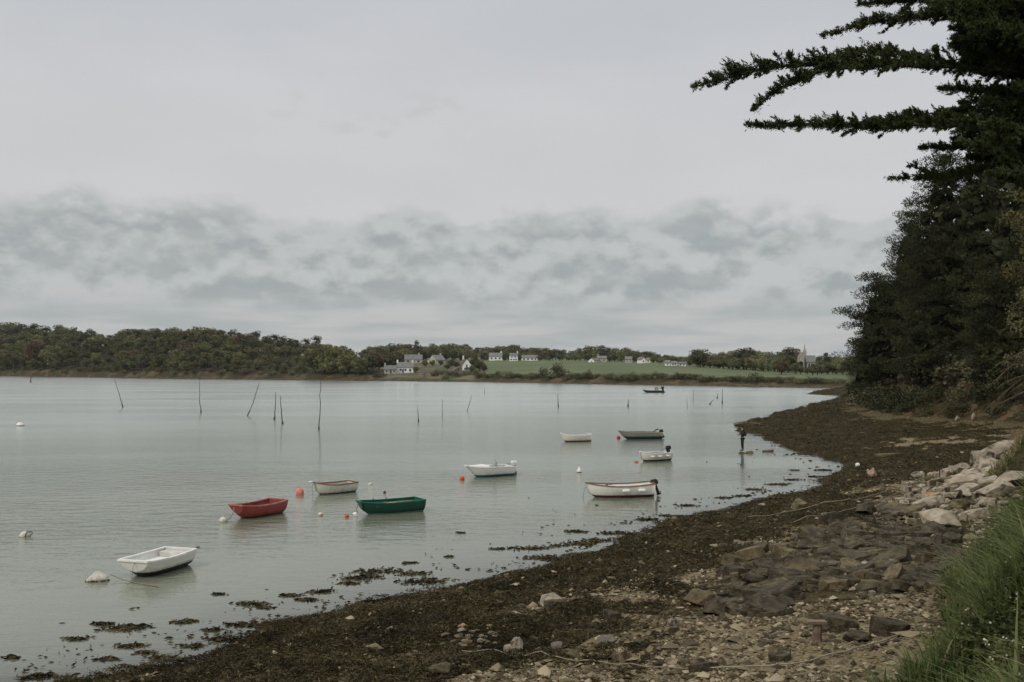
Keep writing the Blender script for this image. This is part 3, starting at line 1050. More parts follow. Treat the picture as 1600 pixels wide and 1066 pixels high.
bush(1180, 10, 4.2, 'round dark bush alone on the shore of the low field', wide=0.85, m=F_PINEFAR)
bush(918, 11, 3.9, 'upright dark bush in the hedge below the field', wide=0.7, m=F_HEDGE)
for px in (580, 586, 593, 672, 678, 684, 690, 697, 704, 711, 717, 728, 741, 748):
    bush(px, random.uniform(9, 26), random.uniform(2.0, 3.6), 'dark garden bush on the shore between the cottages', 'garden bushes by the cottages', random.choice([F_HEDGE, F_OAK]), 1.2)
for px in range(5, 480, 19):
    bush(px + random.uniform(-5, 5), random.uniform(9, 12), random.uniform(2.0, 3.4), f'low dark bush over the earth cliff {where(px, WHERE_L)}', f'cliff bushes {where(px, WHERE_L)}', random.choice([F_HEDGE, F_OAK, F_RUSSET]), 1.3)

# ------------------------------------------------------------------ far buildings
SLATE = mat('slate_roof', (0.135, 0.138, 0.132), (0.185, 0.187, 0.178), 0.7, 0.7, rand=0.1)
RENDERW = mat('white_render', (0.84, 0.83, 0.79), (0.76, 0.75, 0.70), 0.5, 0.85, rand=0.05)
CREAM = mat('cream_render', (0.52, 0.47, 0.38), (0.44, 0.395, 0.31), 0.5, 0.85, rand=0.1)
STONE = mat('granite_wall', (0.27, 0.225, 0.165), (0.19, 0.16, 0.12), 1.2, 0.9, rand=0.08)
CHURCH = mat('pale_granite', (0.36, 0.325, 0.265), (0.28, 0.25, 0.20), 0.6, 0.9)
GLASS = mat('dark_window_glass', (0.03, 0.035, 0.04), None, rough=0.2, spec=0.4)
FRAME = mat('window_frame_paint', (0.45, 0.45, 0.43), None, rough=0.6)
DOOR = mat('painted_door', (0.10, 0.12, 0.16), None, rough=0.6)


def far_hit(px, py):
    e = np.arange(8, 420, 2.0)
    d = float(far_shore(px)) + e
    g = far_z((px - 800) * d / FOC, d)
    ray = CAM_H - (py - HOR) * d / FOC
    i = np.argmax(g >= ray - 0.05)
    return float(d[i]) if (g >= ray - 0.05).any() else float(d[-1])


def house(px0, px1, pb, pe, pr, label, wall=RENDERW, roof=SLATE, gable=False, depth=7.0, wins=(), door=None, chim=(), turn=0.0, cat='house', name='house', flat=False):
    pm = (px0 + px1) / 2
    d = far_hit(pm, pb)
    s = d / FOC
    w, he, hr = (px1 - px0) * s, (pb - pe) * s, (pb - pr) * s
    e = empty(name, ((pm - 800) * s, d, CAM_H - (pb - HOR) * s), math.atan2(-(pm - 800) * s, d) + turn)
    b = MB()
    z0 = -2.5
    if flat:
        b.box((0, depth / 2, (he + z0) / 2), (w, depth, he - z0))
    elif gable:
        v = [(-w / 2, 0, z0), (w / 2, 0, z0), (w / 2, 0, he), (0, 0, hr), (-w / 2, 0, he)]
        b.add(v + [(x, depth, z_) for x, _, z_ in v], [(0, 1, 2, 3, 4), (9, 8, 7, 6, 5), (1, 6, 7, 2), (0, 4, 9, 5), (2, 7, 8, 3), (4, 3, 8, 9)])
    else:
        v = [(-w / 2, 0, z0), (-w / 2, depth, z0), (-w / 2, depth, he), (-w / 2, depth / 2, hr), (-w / 2, 0, he)]
        b.add(v + [(w / 2, y, z_) for _, y, z_ in v], [(0, 1, 2, 3, 4), (9, 8, 7, 6, 5), (0, 4, 9, 5), (1, 6, 7, 2), (2, 7, 8, 3), (4, 3, 8, 9)])
    b.build('wall', wall, e)
    r = MB()
    th = 0.18
    if flat:
        r.box((0, depth / 2, he + 0.12), (w + 0.3, depth + 0.3, 0.22))
    elif gable:
        for sx in (-1, 1):
            r.add([(0, -.3, hr + .03), (sx * (w / 2 + .3), -.3, he - .12), (sx * (w / 2 + .3), depth + .3, he - .12), (0, depth + .3, hr + .03),
                   (0, -.3, hr + .03 + th), (sx * (w / 2 + .3), -.3, he - .12 + th), (sx * (w / 2 + .3), depth + .3, he - .12 + th), (0, depth + .3, hr + .03 + th)],
                  [(0, 1, 2, 3), (7, 6, 5, 4), (0, 4, 5, 1), (2, 6, 7, 3), (1, 5, 6, 2)])
    else:
        for sy in (0, 1):
            y0 = -.3 if sy == 0 else depth + .3
            r.add([(-w / 2 - .1, y0, he - .12), (w / 2 + .1, y0, he - .12), (w / 2 + .1, depth / 2, hr + .03), (-w / 2 - .1, depth / 2, hr + .03),
                   (-w / 2 - .1, y0, he - .12 + th), (w / 2 + .1, y0, he - .12 + th), (w / 2 + .1, depth / 2, hr + .03 + th), (-w / 2 - .1, depth / 2, hr + .03 + th)],
                  [(0, 1, 2, 3), (7, 6, 5, 4), (0, 4, 5, 1), (0, 3, 7, 4), (1, 5, 6, 2)])
    ro = r.build('roof', roof, e)
    for cx in chim:
        c = MB()
        if gable:
            c.box((cx * w, depth * 0.5, hr + 0.55), (0.7, 0.7, 1.9))
        else:
            c.box((cx * w, depth * 0.5, hr + 0.45), (0.75, 0.75, 1.7))
        c.build('chimney', wall, ro)
    for fx, fz_, fw, fh in wins:                                   # fractions of the facade
        ww, wh = max(0.55, fw * w), max(0.6, fh * he)
        f = MB().box((fx * w, -0.03, fz_ * he), (ww + 0.22, 0.08, wh + 0.22)).build('window', FRAME, e)
        MB().box((fx * w, -0.06, fz_ * he), (ww, 0.08, wh)).build('pane', GLASS, f)
    if door is not None:
        MB().box((door * w, -0.04, 1.0), (0.95, 0.12, 2.0)).build('door', DOOR, e)
    return tag(e, label, cat)


house(620, 646, 583, 574, 566.5, 'white cottage with slate roof and two end chimneys on the far shore', depth=6, wins=((-.27, .55, .1, .34), (.02, .55, .1, .34), (.3, .5, .1, .42)), chim=(-.46, .46), door=-.13)
house(600.5, 619.6, 583.5, 577.5, 571.5, 'low stone cottage with slate roof joined to the white cottage', CREAM, depth=6, wins=((-.3, .55, .12, .4), (.3, .55, .12, .4)), chim=(-.44,), door=0.02)
house(654, 672, 590.5, 582, 581, 'square ochre boathouse with flat top at the water edge', STONE, STONE, flat=True, depth=6, door=.0, wins=((-.2, .6, .12, .25),), cat='boathouse', name='boathouse')
house(632, 660, 567.5, 562, 554.5, 'grey house with broad slate roof behind the white cottage', CREAM, depth=9, wins=((-.3, .5, .12, .5), (.0, .5, .12, .5), (.28, .5, .12, .5)), chim=(.3,))
house(680, 697, 568, 562.5, 555, 'grey gabled house with steep slate roof on the far hill', CREAM, depth=9, turn=0.5, wins=((-.2, .5, .15, .45), (.2, .5, .15, .45)), chim=(.35,))
house(668, 674, 567, 562, 560, 'tiny white outbuilding next to the steep grey roof', depth=4, wins=((0, .5, .2, .4),), cat='outbuilding', name='outbuilding')
house(722.5, 736, 579, 571, 560.5, 'tall white gabled house with chimney among dark trees', gable=True, depth=9, wins=((-.2, .35, .16, .3), (.2, .35, .16, .3), (0, .95, .16, .28)), chim=(-.4,), door=0.0)
house(764, 785, 563, 557, 551.5, 'white house with dark roof leftmost along the field top', depth=8, wins=((-.3, .5, .1, .4), (0, .5, .1, .4), (.3, .5, .1, .4)), chim=(.4,))
house(796, 809, 564.3, 556, 552, 'bright white tall house with chimney at the field top', depth=8, wins=((-.28, .3, .16, .22), (.05, .3, .14, .22), (.3, .3, .14, .22), (-.2, .75, .14, .2), (.2, .75, .14, .2)), chim=(.45,))
house(815, 840, 563.5, 559, 555.3, 'long low white bungalow at the field top', depth=8, wins=((-.35, .5, .1, .45), (-.1, .5, .1, .45), (.15, .5, .1, .45), (.36, .5, .08, .45)))
house(919, 928.5, 566, 563.5, 560, 'small white gabled shed by the field top', gable=True, depth=9, wins=((.1, .5, .15, .5),), turn=-0.4, cat='shed', name='shed')
house(933, 948, 565.5, 560, 556.5, 'cream house with grey roof beside the white shed', CREAM, depth=8, wins=((-.25, .5, .13, .4), (.2, .5, .13, .4)), chim=(-.4,))
house(976.5, 987.5, 567, 561.5, 557.5, 'small beige house half hidden by trees on the far hill', CREAM, depth=7, wins=((-.2, .5, .15, .4), (.25, .5, .15, .4)))
house(1002, 1009, 567.5, 562, 558, 'narrow white gabled house on the far hill', gable=True, depth=8, wins=((0, .5, .2, .4),), turn=0.3)
house(1009.5, 1016, 567, 562.5, 559.5, 'low white house right behind the narrow gable', depth=7, wins=((0, .5, .2, .4),))
house(1039, 1047, 571, 567, 563.5, 'white house with pale roof, first of three by the tree row', depth=7, wins=((0, .5, .2, .4),))
house(1048.5, 1058, 571.5, 567.5, 565, 'white bungalow in the middle of three by the tree row', depth=7, wins=((-.2, .5, .15, .4), (.2, .5, .15, .4)))
house(1060, 1072, 571.5, 568.3, 566, 'long low white building nearest the tree row', depth=7, wins=((-.2, .5, .12, .4), (.2, .5, .12, .4)), cat='building', name='building')


def church():
    d = 455.0
    s = d / FOC
    e = empty('church', ((1257 - 800) * s, d, CAM_H - (583 - HOR) * s), -0.27)
    X = lambda px: (px - 1257) * s
    Z = lambda py: (583 - py) * s
    b = MB()
    w, dp = X(1270) - X(1262), 6.0
    z0 = -3
    b.box((X(1267), 4, (Z(566) + z0) / 2), (X(1273) - X(1260), 8, Z(566) - z0)).build('nave', CHURCH, e)
    r = MB()
    x0, x1, he, hr = X(1259), X(1273.5), Z(566.3), Z(556)
    for y0 in (-.3, 8.3):
        r.add([(x0, y0, he), (x1, y0, he), (x1, 4, hr), (x0, 4, hr), (x0, y0, he + .2), (x1, y0, he + .2), (x1, 4, hr + .2), (x0, 4, hr + .2)],
              [(0, 1, 2, 3), (7, 6, 5, 4), (0, 4, 5, 1), (0, 3, 7, 4), (1, 5, 6, 2)])
    r.build('roof', SLATE, e)
    MB().box((X(1251.5), 3, (Z(558) + z0) / 2), (X(1257) - X(1246), 6, Z(558) - z0)).build('transept', CHURCH, e)
    g = MB()
    v = [(X(1246), 0, Z(558)), (X(1257), 0, Z(558)), (X(1251.5), 0, Z(549.5))]
    g.add(v + [(a, 6, c) for a, _, c in v], [(0, 1, 2), (5, 4, 3), (1, 4, 5, 2), (0, 2, 5, 3)]).build('gable', CHURCH, e)
    t = MB().box((X(1257.5), 5, (Z(553) + z0) / 2), (X(1260) - X(1255), 1.5, Z(553) - z0)).build('tower', CHURCH, e)
    sp = MB()
    h = (X(1259.6) - X(1255.4)) / 2
    c = X(1257.5)
    sp.add([(c - h, 5 - h, Z(553)), (c + h, 5 - h, Z(553)), (c + h, 5 + h, Z(553)), (c - h, 5 + h, Z(553)), (c, 5, Z(535))], [(0, 1, 4), (1, 2, 4), (2, 3, 4), (3, 0, 4)])
    sp.build('spire', CHURCH, e)
    for cx in (-1, 1):
        MB().lathe([(0.22, 0), (0.22, 0.5), (0.02, 2.4)], 6, (c + cx * h, 5 - h, Z(553))).build('pinnacle', CHURCH, t)
    for px, py, ww, wh in ((1251.5, 570, 1.2, 3.2), (1249, 570, .7, 2.4), (1254, 570, .7, 2.4), (1264, 572, .8, 2.2), (1268, 572, .8, 2.2), (1271, 572, .8, 2.2)):
        f = MB().box((X(px), -0.05, Z(py)), (ww + .25, .12, wh + .25)).build('window', FRAME, e)
        MB().box((X(px), -0.1, Z(py)), (ww, .1, wh)).build('pane', GLASS, f)
    return tag(e, 'granite church with slender pointed spire rising behind the trees', 'church')


church()
for px, din, top, kind in ((628, 60, 575, 'green'), (649, 50, 576, 'spring'), (664, 120, 562, 'green'), (676, 130, 561, 'spring'), (689, 135, 563, 'green'), (760, 245, 558, 'green'), (788, 246, 557, 'holm'),
                           (811, 246, 556, 'green'), (843, 248, 556, 'spring'), (856, 246, 557, 'green'), (930, 245, 558, 'spring'), (952, 240, 556, 'oak'), (970, 236, 557, 'green'), (992, 230, 558, 'holm'), (1020, 215, 561, 'oak'), (1033, 205, 562, 'green')):
    grow(px, din, top=top, kind=kind, label=f'{SHORT[kind]} in a front garden {where(px, WHERE_R)}', group=f'garden {SHORT[kind]}s {where(px, WHERE_R)}', wide=1.25)
# pale garden wall beside the lane to the gabled house
a, b_ = far_point(706, 30), far_point(719, 95)
w = MB()
mid = (a + b_) / 2
dr = (b_ - a)
w.box((0, 0, 0.3), (dr.length, 0.5, 2.4))
o = w.build('garden_wall', STONE, loc=mid)
o.rotation_euler = dr.to_track_quat('X', 'Z').to_euler()
tag(o, 'sloping pale stone garden wall leading up to the gabled house', 'wall')

# ------------------------------------------------------------------ pines on the near headland
ROCKD = mat('dark_schist', (0.038, 0.031, 0.019), (0.098, 0.080, 0.050), 4.0, 0.75, 1.6, 16, rand=0.25, hue=0.2, c3=(0.17, 0.142, 0.096), s3=6, lo3=0.56, hi3=0.7, stretch=(1, 1, 2.5))
ROCKP = mat('pale_quartzite', (0.40, 0.345, 0.265), (0.27, 0.225, 0.16), 5, 0.8, 1.6, 15, rand=0.16, hue=0.2, c3=(0.09, 0.075, 0.053), s3=3.5, lo3=0.52, hi3=0.66)
ROCKB = mat('brown_weathered_stone', (0.088, 0.070, 0.038), (0.165, 0.133, 0.078), 4.0, 0.8, 1.6, 16, rand=0.28, hue=0.2, c3=(0.05, 0.04, 0.026), s3=3.2, lo3=0.52, hi3=0.68)
LICHEN = mat('lichen_covered_rock', (0.36, 0.155, 0.045), (0.30, 0.25, 0.18), 3.0, 0.85, 0.6, 9, lo=0.42, hi=0.58)


def near_pine(px, d, top, rpx, label, crown0=0.22, nb=64, lean=0.0, seed=0):
    r0 = random.Random(seed)
    x = (px - 800) * d / FOC
    z0 = gz(x, d) - 0.3
    h = CAM_H - (top - HOR) * d / FOC - z0
    rad = rpx * d / FOC
    e = empty('pine_tree', (x, d, z0))
    tr = MB()
    tp = [Vector((lean * rad * s + 0.25 * math.sin(3 * s + seed), 0.2 * math.cos(4 * s + seed), h * s)) for s in np.linspace(0, 0.97, 8)]
    tr.tube(tp, [max(0.05, 0.018 * h * (1 - s * 0.93)) for s in np.linspace(0, 1, 8)], 8)
    br = MB()
    parts = []
    for k in range(nb):
        t = crown0 + (1 - crown0) * (k + r0.random()) / nb
        tier = round(t * h / 1.9) * 1.9 / h                          # boughs gather in tiers
        t = min(0.99, 0.5 * t + 0.5 * max(tier, crown0))
        prof = np.interp(t, [0, 0.15, 0.35, 0.6, 0.8, 0.93, 1.0], [0.6, 0.85, 1.0, 0.86, 0.62, 0.38, 0.12])
        a = k * 2.399 + r0.uniform(-0.5, 0.5)
        ln = rad * prof * r0.uniform(0.62, 1.1) * (0.55 + 0.85 * float(vnoise(np.array([t * 5.5 + seed]), np.array([math.sin(a) * 1.3 + math.cos(a) + 9.0]))[0]))
        o = Vector((np.interp(t, np.linspace(0, 0.97, 8), [q.x for q in tp]), np.interp(t, np.linspace(0, 0.97, 8), [q.y for q in tp]), t * h))
        dirv = Vector((math.cos(a), math.sin(a), 0))
        rise = r0.uniform(-0.15, 0.38)
        pts = [o, o + dirv * ln * 0.35 + Vector((0, 0, ln * rise * 0.2)), o + dirv * ln * 0.7 + Vector((0, 0, ln * rise * 0.55)), o + dirv * ln + Vector((0, 0, ln * rise * 1.2))]
        br.tube(pts, [0.09, 0.06, 0.04, 0.015], 5)
        nc = max(3, int(ln * 1.3))
        for j in range(nc):
            s = 0.38 + 0.62 * (j + r0.random()) / nc
            c = np.array(pts[0].lerp(pts[3], s)) + np.array([r0.gauss(0, 0.5), r0.gauss(0, 0.5), r0.gauss(0.12, 0.22)])
            rr = r0.uniform(0.7, 1.15)
            n = int(118 * rr)
            q = ball(n, 1.0, 0.1) * np.array([1.2, 1.2, 0.46]) * rr
            parts.append(cards(c + q, rng.uniform(0.16, 0.36, n), 0.30, q + np.array([0, 0, 0.7]), 0.75))
    q = ball(1500, 1.0) * np.array([0.42 * rad, 0.42 * rad, 0.42 * h]) + np.array([lean * rad * 0.5, 0, 0.5 * h])
    parts.append(cards(q, rng.uniform(0.6, 1.2, 1500), 0.7))
    v, f = join(parts)
    tr.build('trunk', BARK, e, True)
    br.build('branches', BARK, e, True)
    link('crown', leafy('crown', v, f), F_NEARPINE, e)
    return tag(e, label, 'tree')


near_pine(1398, 118, 434, 84, 'pine leaning out farthest over the beach on the headland', 0.14, 60, -0.28, 1)
near_pine(1362, 128, 520, 48, 'short dark pine at the tip of the headland', 0.05, 40, -0.1, 2)
near_pine(1432, 113, 335, 66, 'medium pine behind the one leaning over the beach', 0.16, 64, -0.1, 3)
near_pine(1478, 104, 244, 92, 'tallest dark pine in the middle of the headland clump', 0.14, 92, -0.05, 4)
near_pine(1535, 100, 208, 84, 'tall dark pine next to the tallest, partly behind the cypress boughs', 0.14, 92, 0.0, 5)
near_pine(1592, 94, 225, 84, 'dark pine at the picture edge of the headland clump', 0.12, 84, 0.0, 6)
near_pine(1655, 88, 250, 84, 'dark pine mostly beyond the picture edge', 0.1, 70, 0.0, 8)
near_pine(1556, 92, 430, 66, 'low dark pine in front of the taller headland pines', 0.03, 60, 0.0, 7)
near_pine(1500, 132, 380, 84, 'dark pine in the second rank behind the tallest pine', 0.02, 44, 0.0, 10)
near_pine(1575, 128, 360, 84, 'dark pine in the second rank near the picture edge', 0.02, 44, 0.0, 11)
near_pine(1445, 136, 450, 60, 'dark pine in the second rank behind the leaning pine', 0.02, 50, 0.0, 12)
near_pine(1450, 100, 470, 56, 'low spreading pine at the foot of the headland clump', 0.02, 52, -0.1, 9)

k = 0
for (x, y, h) in ((39.6, 99, 2.6), (40.5, 96, 2.2), (42, 92, 2.4), (43.5, 89, 2.8), (44.5, 85, 2.2), (45, 81, 2.5), (40, 104, 2.8), (41.5, 110, 3.0), (43, 118, 3.0), (45.5, 126, 3.2),
                  (46, 88, 3.2), (44, 95, 3.4), (42.5, 100, 3.4), (43.5, 78, 1.8), (47.5, 84, 3.0), (48, 134, 3.0), (52, 146, 3.4), (57, 160, 3.0), (45.5, 78, 2.6), (38.6, 98, 1.4), (39.4, 94.5, 1.5), (41, 90.5, 1.6), (42.6, 87, 1.5), (43.4, 82.5, 1.6), (38.8, 102, 1.8), (40, 107, 2.0), (41.3, 112.5, 2.0), (42.2, 79, 1.3), (44.3, 90.5, 2.4), (43.2, 97.5, 2.6), (50, 139, 2.2), (62, 176, 2.6), (66, 190, 2.6), (72, 206, 2.4), (76, 220, 2.4)):
    put_tree('bush', BUSH[k % 5], (x, y, gz(x, y) - 0.3), h, [F_NEARPINE, F_NEARPINE, F_HEDGE][k % 3], 'dark shrub on the earth bank ' + ('at the headland tip' if y > 112 else 'under the pine leaning over the beach' if y > 97 else 'under the tallest pine' if y > 87 else 'of the inner cove'), 'bush', 'headland shrubs ' + ('at the tip' if y > 112 else 'under the leaning pine' if y > 97 else 'under the tallest pine' if y > 87 else 'of the inner cove'), 2.9, 1.2, ('foliage', 'stem'), BARK)
    k += 1


def edge_tree():
    """yellow-green ivy-clad tree at the picture edge with dead drooping boughs"""
    d = 54.0
    x = (1705 - 800) * d / FOC
    z0 = gz(x, d) - 0.2
    e = empty('ivy_clad_tree', (x, d, z0))
    MB().tube([(0, 0, 0), (-0.3, 0.1, 4), (-0.6, 0.2, 8), (-0.8, 0, 12.5)], [0.4, 0.34, 0.26, 0.1], 8).build('trunk', BARK, e, True)
    br, parts, dark = MB(), [], []
    r0 = random.Random(5)
    for k in range(44):
        px, py = r0.uniform(1572, 1700), r0.uniform(290, 570)
        lim = np.interp(py, [290, 330, 370, 400, 470, 570], [1590, 1570, 1562, 1572, 1580, 1575])
        px = max(px, lim + 12)
        c = PD(px, py, d + r0.uniform(-2, 2)) - Vector((x, d, z0))
        br.tube([Vector((-0.5, 0, c.z - 0.8)), (Vector((-0.5, 0, c.z)) + c) / 2, c], [0.07, 0.05, 0.02], 5)
        q = ball(150, 1.0, 0.2) * np.array([0.75, 0.75, 0.5])
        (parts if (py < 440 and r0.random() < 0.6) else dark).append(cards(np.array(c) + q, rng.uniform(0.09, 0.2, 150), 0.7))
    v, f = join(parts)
    link('yellow_leaves', leafy('leaves', v, f), F_YELLOW, e).name = 'leaves'  # clusters in the tree's own yellow-green leaf colour
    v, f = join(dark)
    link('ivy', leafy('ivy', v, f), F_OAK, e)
    br.build('branches', BARK, e, True)
    dd = MB()
    tw = []
    for (x0, y0, x1, y1) in ((1680, 520, 1552, 598), (1680, 560, 1556, 626), (1690, 590, 1566, 600), (1690, 600, 1548, 640), (1680, 545, 1560, 570), (1690, 560, 1590, 606)):
        a, b = PD(x0, y0, d) - Vector((x, d, z0)), PD(x1, y1, d - 2.5) - Vector((x, d, z0))
        pts = [a.lerp(b, s) + Vector((0, 0, 0.5 * math.sin(s * 3.1))) for s in np.linspace(0, 1, 7)]
        dd.tube(pts, [0.05, 0.045, 0.04, 0.03, 0.025, 0.018, 0.008], 5)
        pa = np.array([tuple(p) for p in pts])
        for s in np.linspace(0.15, 1, 34):
            i = min(5, int(s * 6))
            b0 = pa[i] + (pa[i + 1] - pa[i]) * (s * 6 - i)
            dv = unit(pa[i + 1] - pa[i]) + np.array([r0.gauss(0, 0.3), r0.gauss(0, 0.5), r0.uniform(-0.45, 0.05)])
            ln = r0.uniform(0.25, 0.7)
            dd.tube([b0, b0 + dv * ln], [0.011, 0.004], 3, False)
            tt_ = np.linspace(0.2, 1, 9)[:, None]
            tw.append(cards(b0 + dv * ln * tt_, 0.16, 0.16, np.repeat(dv[None], 9, 0), 0.8))
    dd.build('dead_boughs', mat('dry_bough', (0.10, 0.072, 0.045), (0.16, 0.12, 0.08), 3, 0.9), e)
    v, f = join(tw)
    link('dry_needles', leafy('dry_needles', v, f), fol('dry_needles', (0.07, 0.066, 0.03), (0.12, 0.095, 0.045), 0.0), e)
    return tag(e, 'yellow green ivy clad tree with drooping dry boughs at the picture edge', 'tree')


edge_tree()

# ------------------------------------------------------------------ overhanging cypress
def smooth_line(pts, n):
    pts = np.array([tuple(p) for p in pts], float)
    t = np.concatenate([[0], np.cumsum(np.linalg.norm(np.diff(pts, axis=0), axis=1))])
    u = np.linspace(0, t[-1], n)
    out = np.stack([np.interp(u, t, pts[:, i]) for i in range(3)], 1)
    for _ in range(2):
        out[1:-1] = (out[:-2] + 2 * out[1:-1] + out[2:]) / 4
    return out


def spray(line, up, dens, blade=0.085, down=0.22, m=10, fat=0.02):
    """scaly cypress sprays standing along a limb (line runs from the trunk to the tip)"""
    seg = np.linalg.norm(np.diff(line, axis=0), axis=1)
    L_ = seg.sum()
    n = int(L_ * dens)
    u = rng.random(n)
    i = np.minimum((u * (len(line) - 1)).astype(int), len(line) - 2)
    fr = (u * (len(line) - 1) - i)[:, None]
    base = line[i] * (1 - fr) + line[i + 1] * fr
    T = unit(line[i + 1] - line[i])
    clump = 0.45 + 0.95 * vnoise(u * L_ * 2.6, np.full(n, 1.7 + rng.random() * 50))
    ln = up * (0.22 + 0.78 * np.minimum(1, (1 - u) * 4.5)) * rng.uniform(0.35, 1.0, n) * clump
    dn = rng.random(n) < down
    lat = np.cross(T, np.array([0, 0, 1.0]))
    dirv = T * rng.uniform(0.6, 1.3, (n, 1)) + np.array([0, 0, 1.0]) * np.where(dn, -0.6, rng.uniform(0.2, 0.95, n))[:, None] + lat * rng.normal(0, 0.65, (n, 1))
    dirv = unit(dirv)
    ln = ln * np.where(dn, 0.55, 1.0)
    s = (np.arange(m) + 0.5) / m
    pos = base[:, None] + dirv[:, None] * (ln[:, None, None] * s[None, :, None]) + rng.normal(0, 1.0, (n, m, 3)) * (fat * (1.15 - s))[None, :, None]
    pos[..., 2] -= 0.10 * (s[None, :] ** 2) * ln[:, None] * 0.6
    ax = np.repeat(dirv[:, None], m, 1).reshape(-1, 3)
    return cards(pos.reshape(-1, 3), rng.uniform(0.6, 1.35, n * m) * blade, 0.22, ax, 0.9)


def cypress():
    tx, ty = 11.2, 18.0
    z0 = gz(tx, ty) - 0.3
    e = empty('cypress_tree', (tx, ty, z0))
    off = Vector((tx, ty, z0))
    MB().tube([(0, 0, 0), (0.1, 0, 3), (0, 0.1, 7), (-0.2, 0, 11), (-0.1, 0, 15)], [0.55, 0.45, 0.38, 0.27, 0.12], 10).build('trunk', BARK, e, True)
    limbs = MB()
    sprays = []

    rf = random.Random(44)

    def limb(pts, r0, up=0.34, dens=60, n=26, blade=0.085, down=0.2, start=None, forks=9):
        w = [p if isinstance(p, Vector) else PD(*p) for p in pts]
        if start is not None:
            w = [Vector((tx - 0.1, ty, start))] + w
        line = smooth_line([p - off for p in w], n)
        # a little wander
        line[1:-1] += rng.normal(0, 0.012, (n - 2, 3))
        limbs.tube([Vector(p) for p in line], [max(0.005, r0 * (1 - i / (n - 1)) ** 0.8) for i in range(n)], 6)
        sprays.append(spray(line, up * 1.1, dens * 0.26, blade * 0.72, down, 34, 0.034))
        sprays.append(spray(line, up * 0.5, dens * 0.40, blade * 0.72, 0.4, 8, 0.02))
        L_ = float(np.linalg.norm(np.diff(line, axis=0), axis=1).sum())
        for _ in range(int(L_ * forks * 2.0)):                            # side shoots that make the ragged edge
            u_ = rf.uniform(0.12, 0.93) if start is None else rf.uniform(0.3, 0.93)
            i_ = int(u_ * (n - 1))
            T_ = unit(line[min(i_ + 1, n - 1)] - line[i_])
            lat = np.cross(T_, np.array([0, 0, 1.0]))
            side = rf.choice((-1, 1))
            d0 = unit(T_ * rf.uniform(0.6, 1.1) + lat * side * rf.uniform(0.05, 0.7) + np.array([0, 0, rf.uniform(0.15, 0.95) if rf.random() < 0.8 else rf.uniform(-0.5, 0.0)]))
            l0 = rf.uniform(0.2, 0.52) * (1.05 - 0.6 * u_) * (up / 0.3)
            ss_ = np.linspace(0, 1, 7)[:, None]
            sub_ = line[i_] + d0 * l0 * ss_ + np.array([0, 0, -0.16 * l0]) * ss_ ** 2 + rng.normal(0, 0.006, (7, 3)) * ss_
            limbs.tube([Vector(p) for p in sub_], [0.009 - 0.001 * q_ for q_ in range(7)], 4)
            sprays.append(spray(sub_, 0.13, 60, blade * 0.72, 0.35, 10, 0.012))
        return line
    # the boughs that stand clear against the sky
    limb([(1640, 10, 16.5), (1540, 22, 16), (1440, 26, 15.5), (1385, 34, 15.2), (1330, 42, 15), (1282, 55, 14.8)], 0.05, 0.30, 95, start=12.4)
    limb([(1620, -30, 17), (1500, -10, 16.5), (1420, 2, 16), (1340, 6, 15.6)], 0.04, 0.34, 95, start=12.6)
    limb([(1660, 112, 17), (1560, 110, 16.6), (1500, 105, 16.2), (1420, 103, 16), (1338, 103, 15.8), (1290, 99, 15.6)], 0.075, 0.20, 34, start=11.2)
    limb([(1470, 104, 16.1), (1400, 101, 16), (1338, 102, 15.8), (1290, 99, 15.6), (1240, 101, 15.4), (1200, 107, 15.2), (1144, 118, 15), (1084, 136, 14.8)], 0.045, 0.32, 120)
    limb([(1350, 104, 15.8), (1300, 107, 15.4), (1250, 124, 15.2), (1205, 145, 15), (1176, 172, 14.9)], 0.025, 0.22, 110)
    limb([(1520, 106, 16.2), (1460, 95, 16.2), (1400, 84, 16.1), (1350, 82, 16.0), (1300, 88, 15.9)], 0.02, 0.26, 120)
    limb([(1640, 186, 17), (1566, 192, 16.6), (1500, 196, 16.2), (1431, 196, 15.8), (1330, 199, 15.4), (1222, 196, 15.1), (1166, 194, 14.9)], 0.06, 0.30, 125, start=9.8)
    limb([(1560, 192, 16.4), (1480, 186, 16.2), (1410, 188, 16.1), (1350, 192, 16.0)], 0.02, 0.34, 120)
    limb([(1640, 232, 17.2), (1560, 230, 17), (1500, 229, 16.8), (1436, 231, 16.6)], 0.045, 0.24, 110, start=9.6)
    limb([(1640, 258, 17.2), (1560, 266, 17), (1482, 276, 16.8), (1440, 280, 16.7), (1387, 279, 16.6)], 0.045, 0.22, 80, start=9.2)
    limb([(1480, 276, 16.8), (1440, 268, 16.8), (1424, 258, 16.7)], 0.012, 0.10, 24)
    for (a, b, c, d_) in ((1620, 160, 1470, 138), (1620, 150, 1506, 165), (1620, 130, 1480, 112), (1600, 180, 1460, 178)):
        limb([(a, b, 17.0), ((a + c) / 2, (b + d_) / 2 - 6, 16.8), (c, d_, 16.5)], 0.025, 0.30, 100, 14)
    # dense inner boughs
    r0 = random.Random(12)
    LIM = ([-120, -40, 0, 20, 40, 62, 85, 105, 125, 150, 172, 190, 215, 235, 262, 285], [1400, 1390, 1400, 1425, 1450, 1452, 1440, 1470, 1540, 1515, 1480, 1440, 1455, 1470, 1490, 1560])
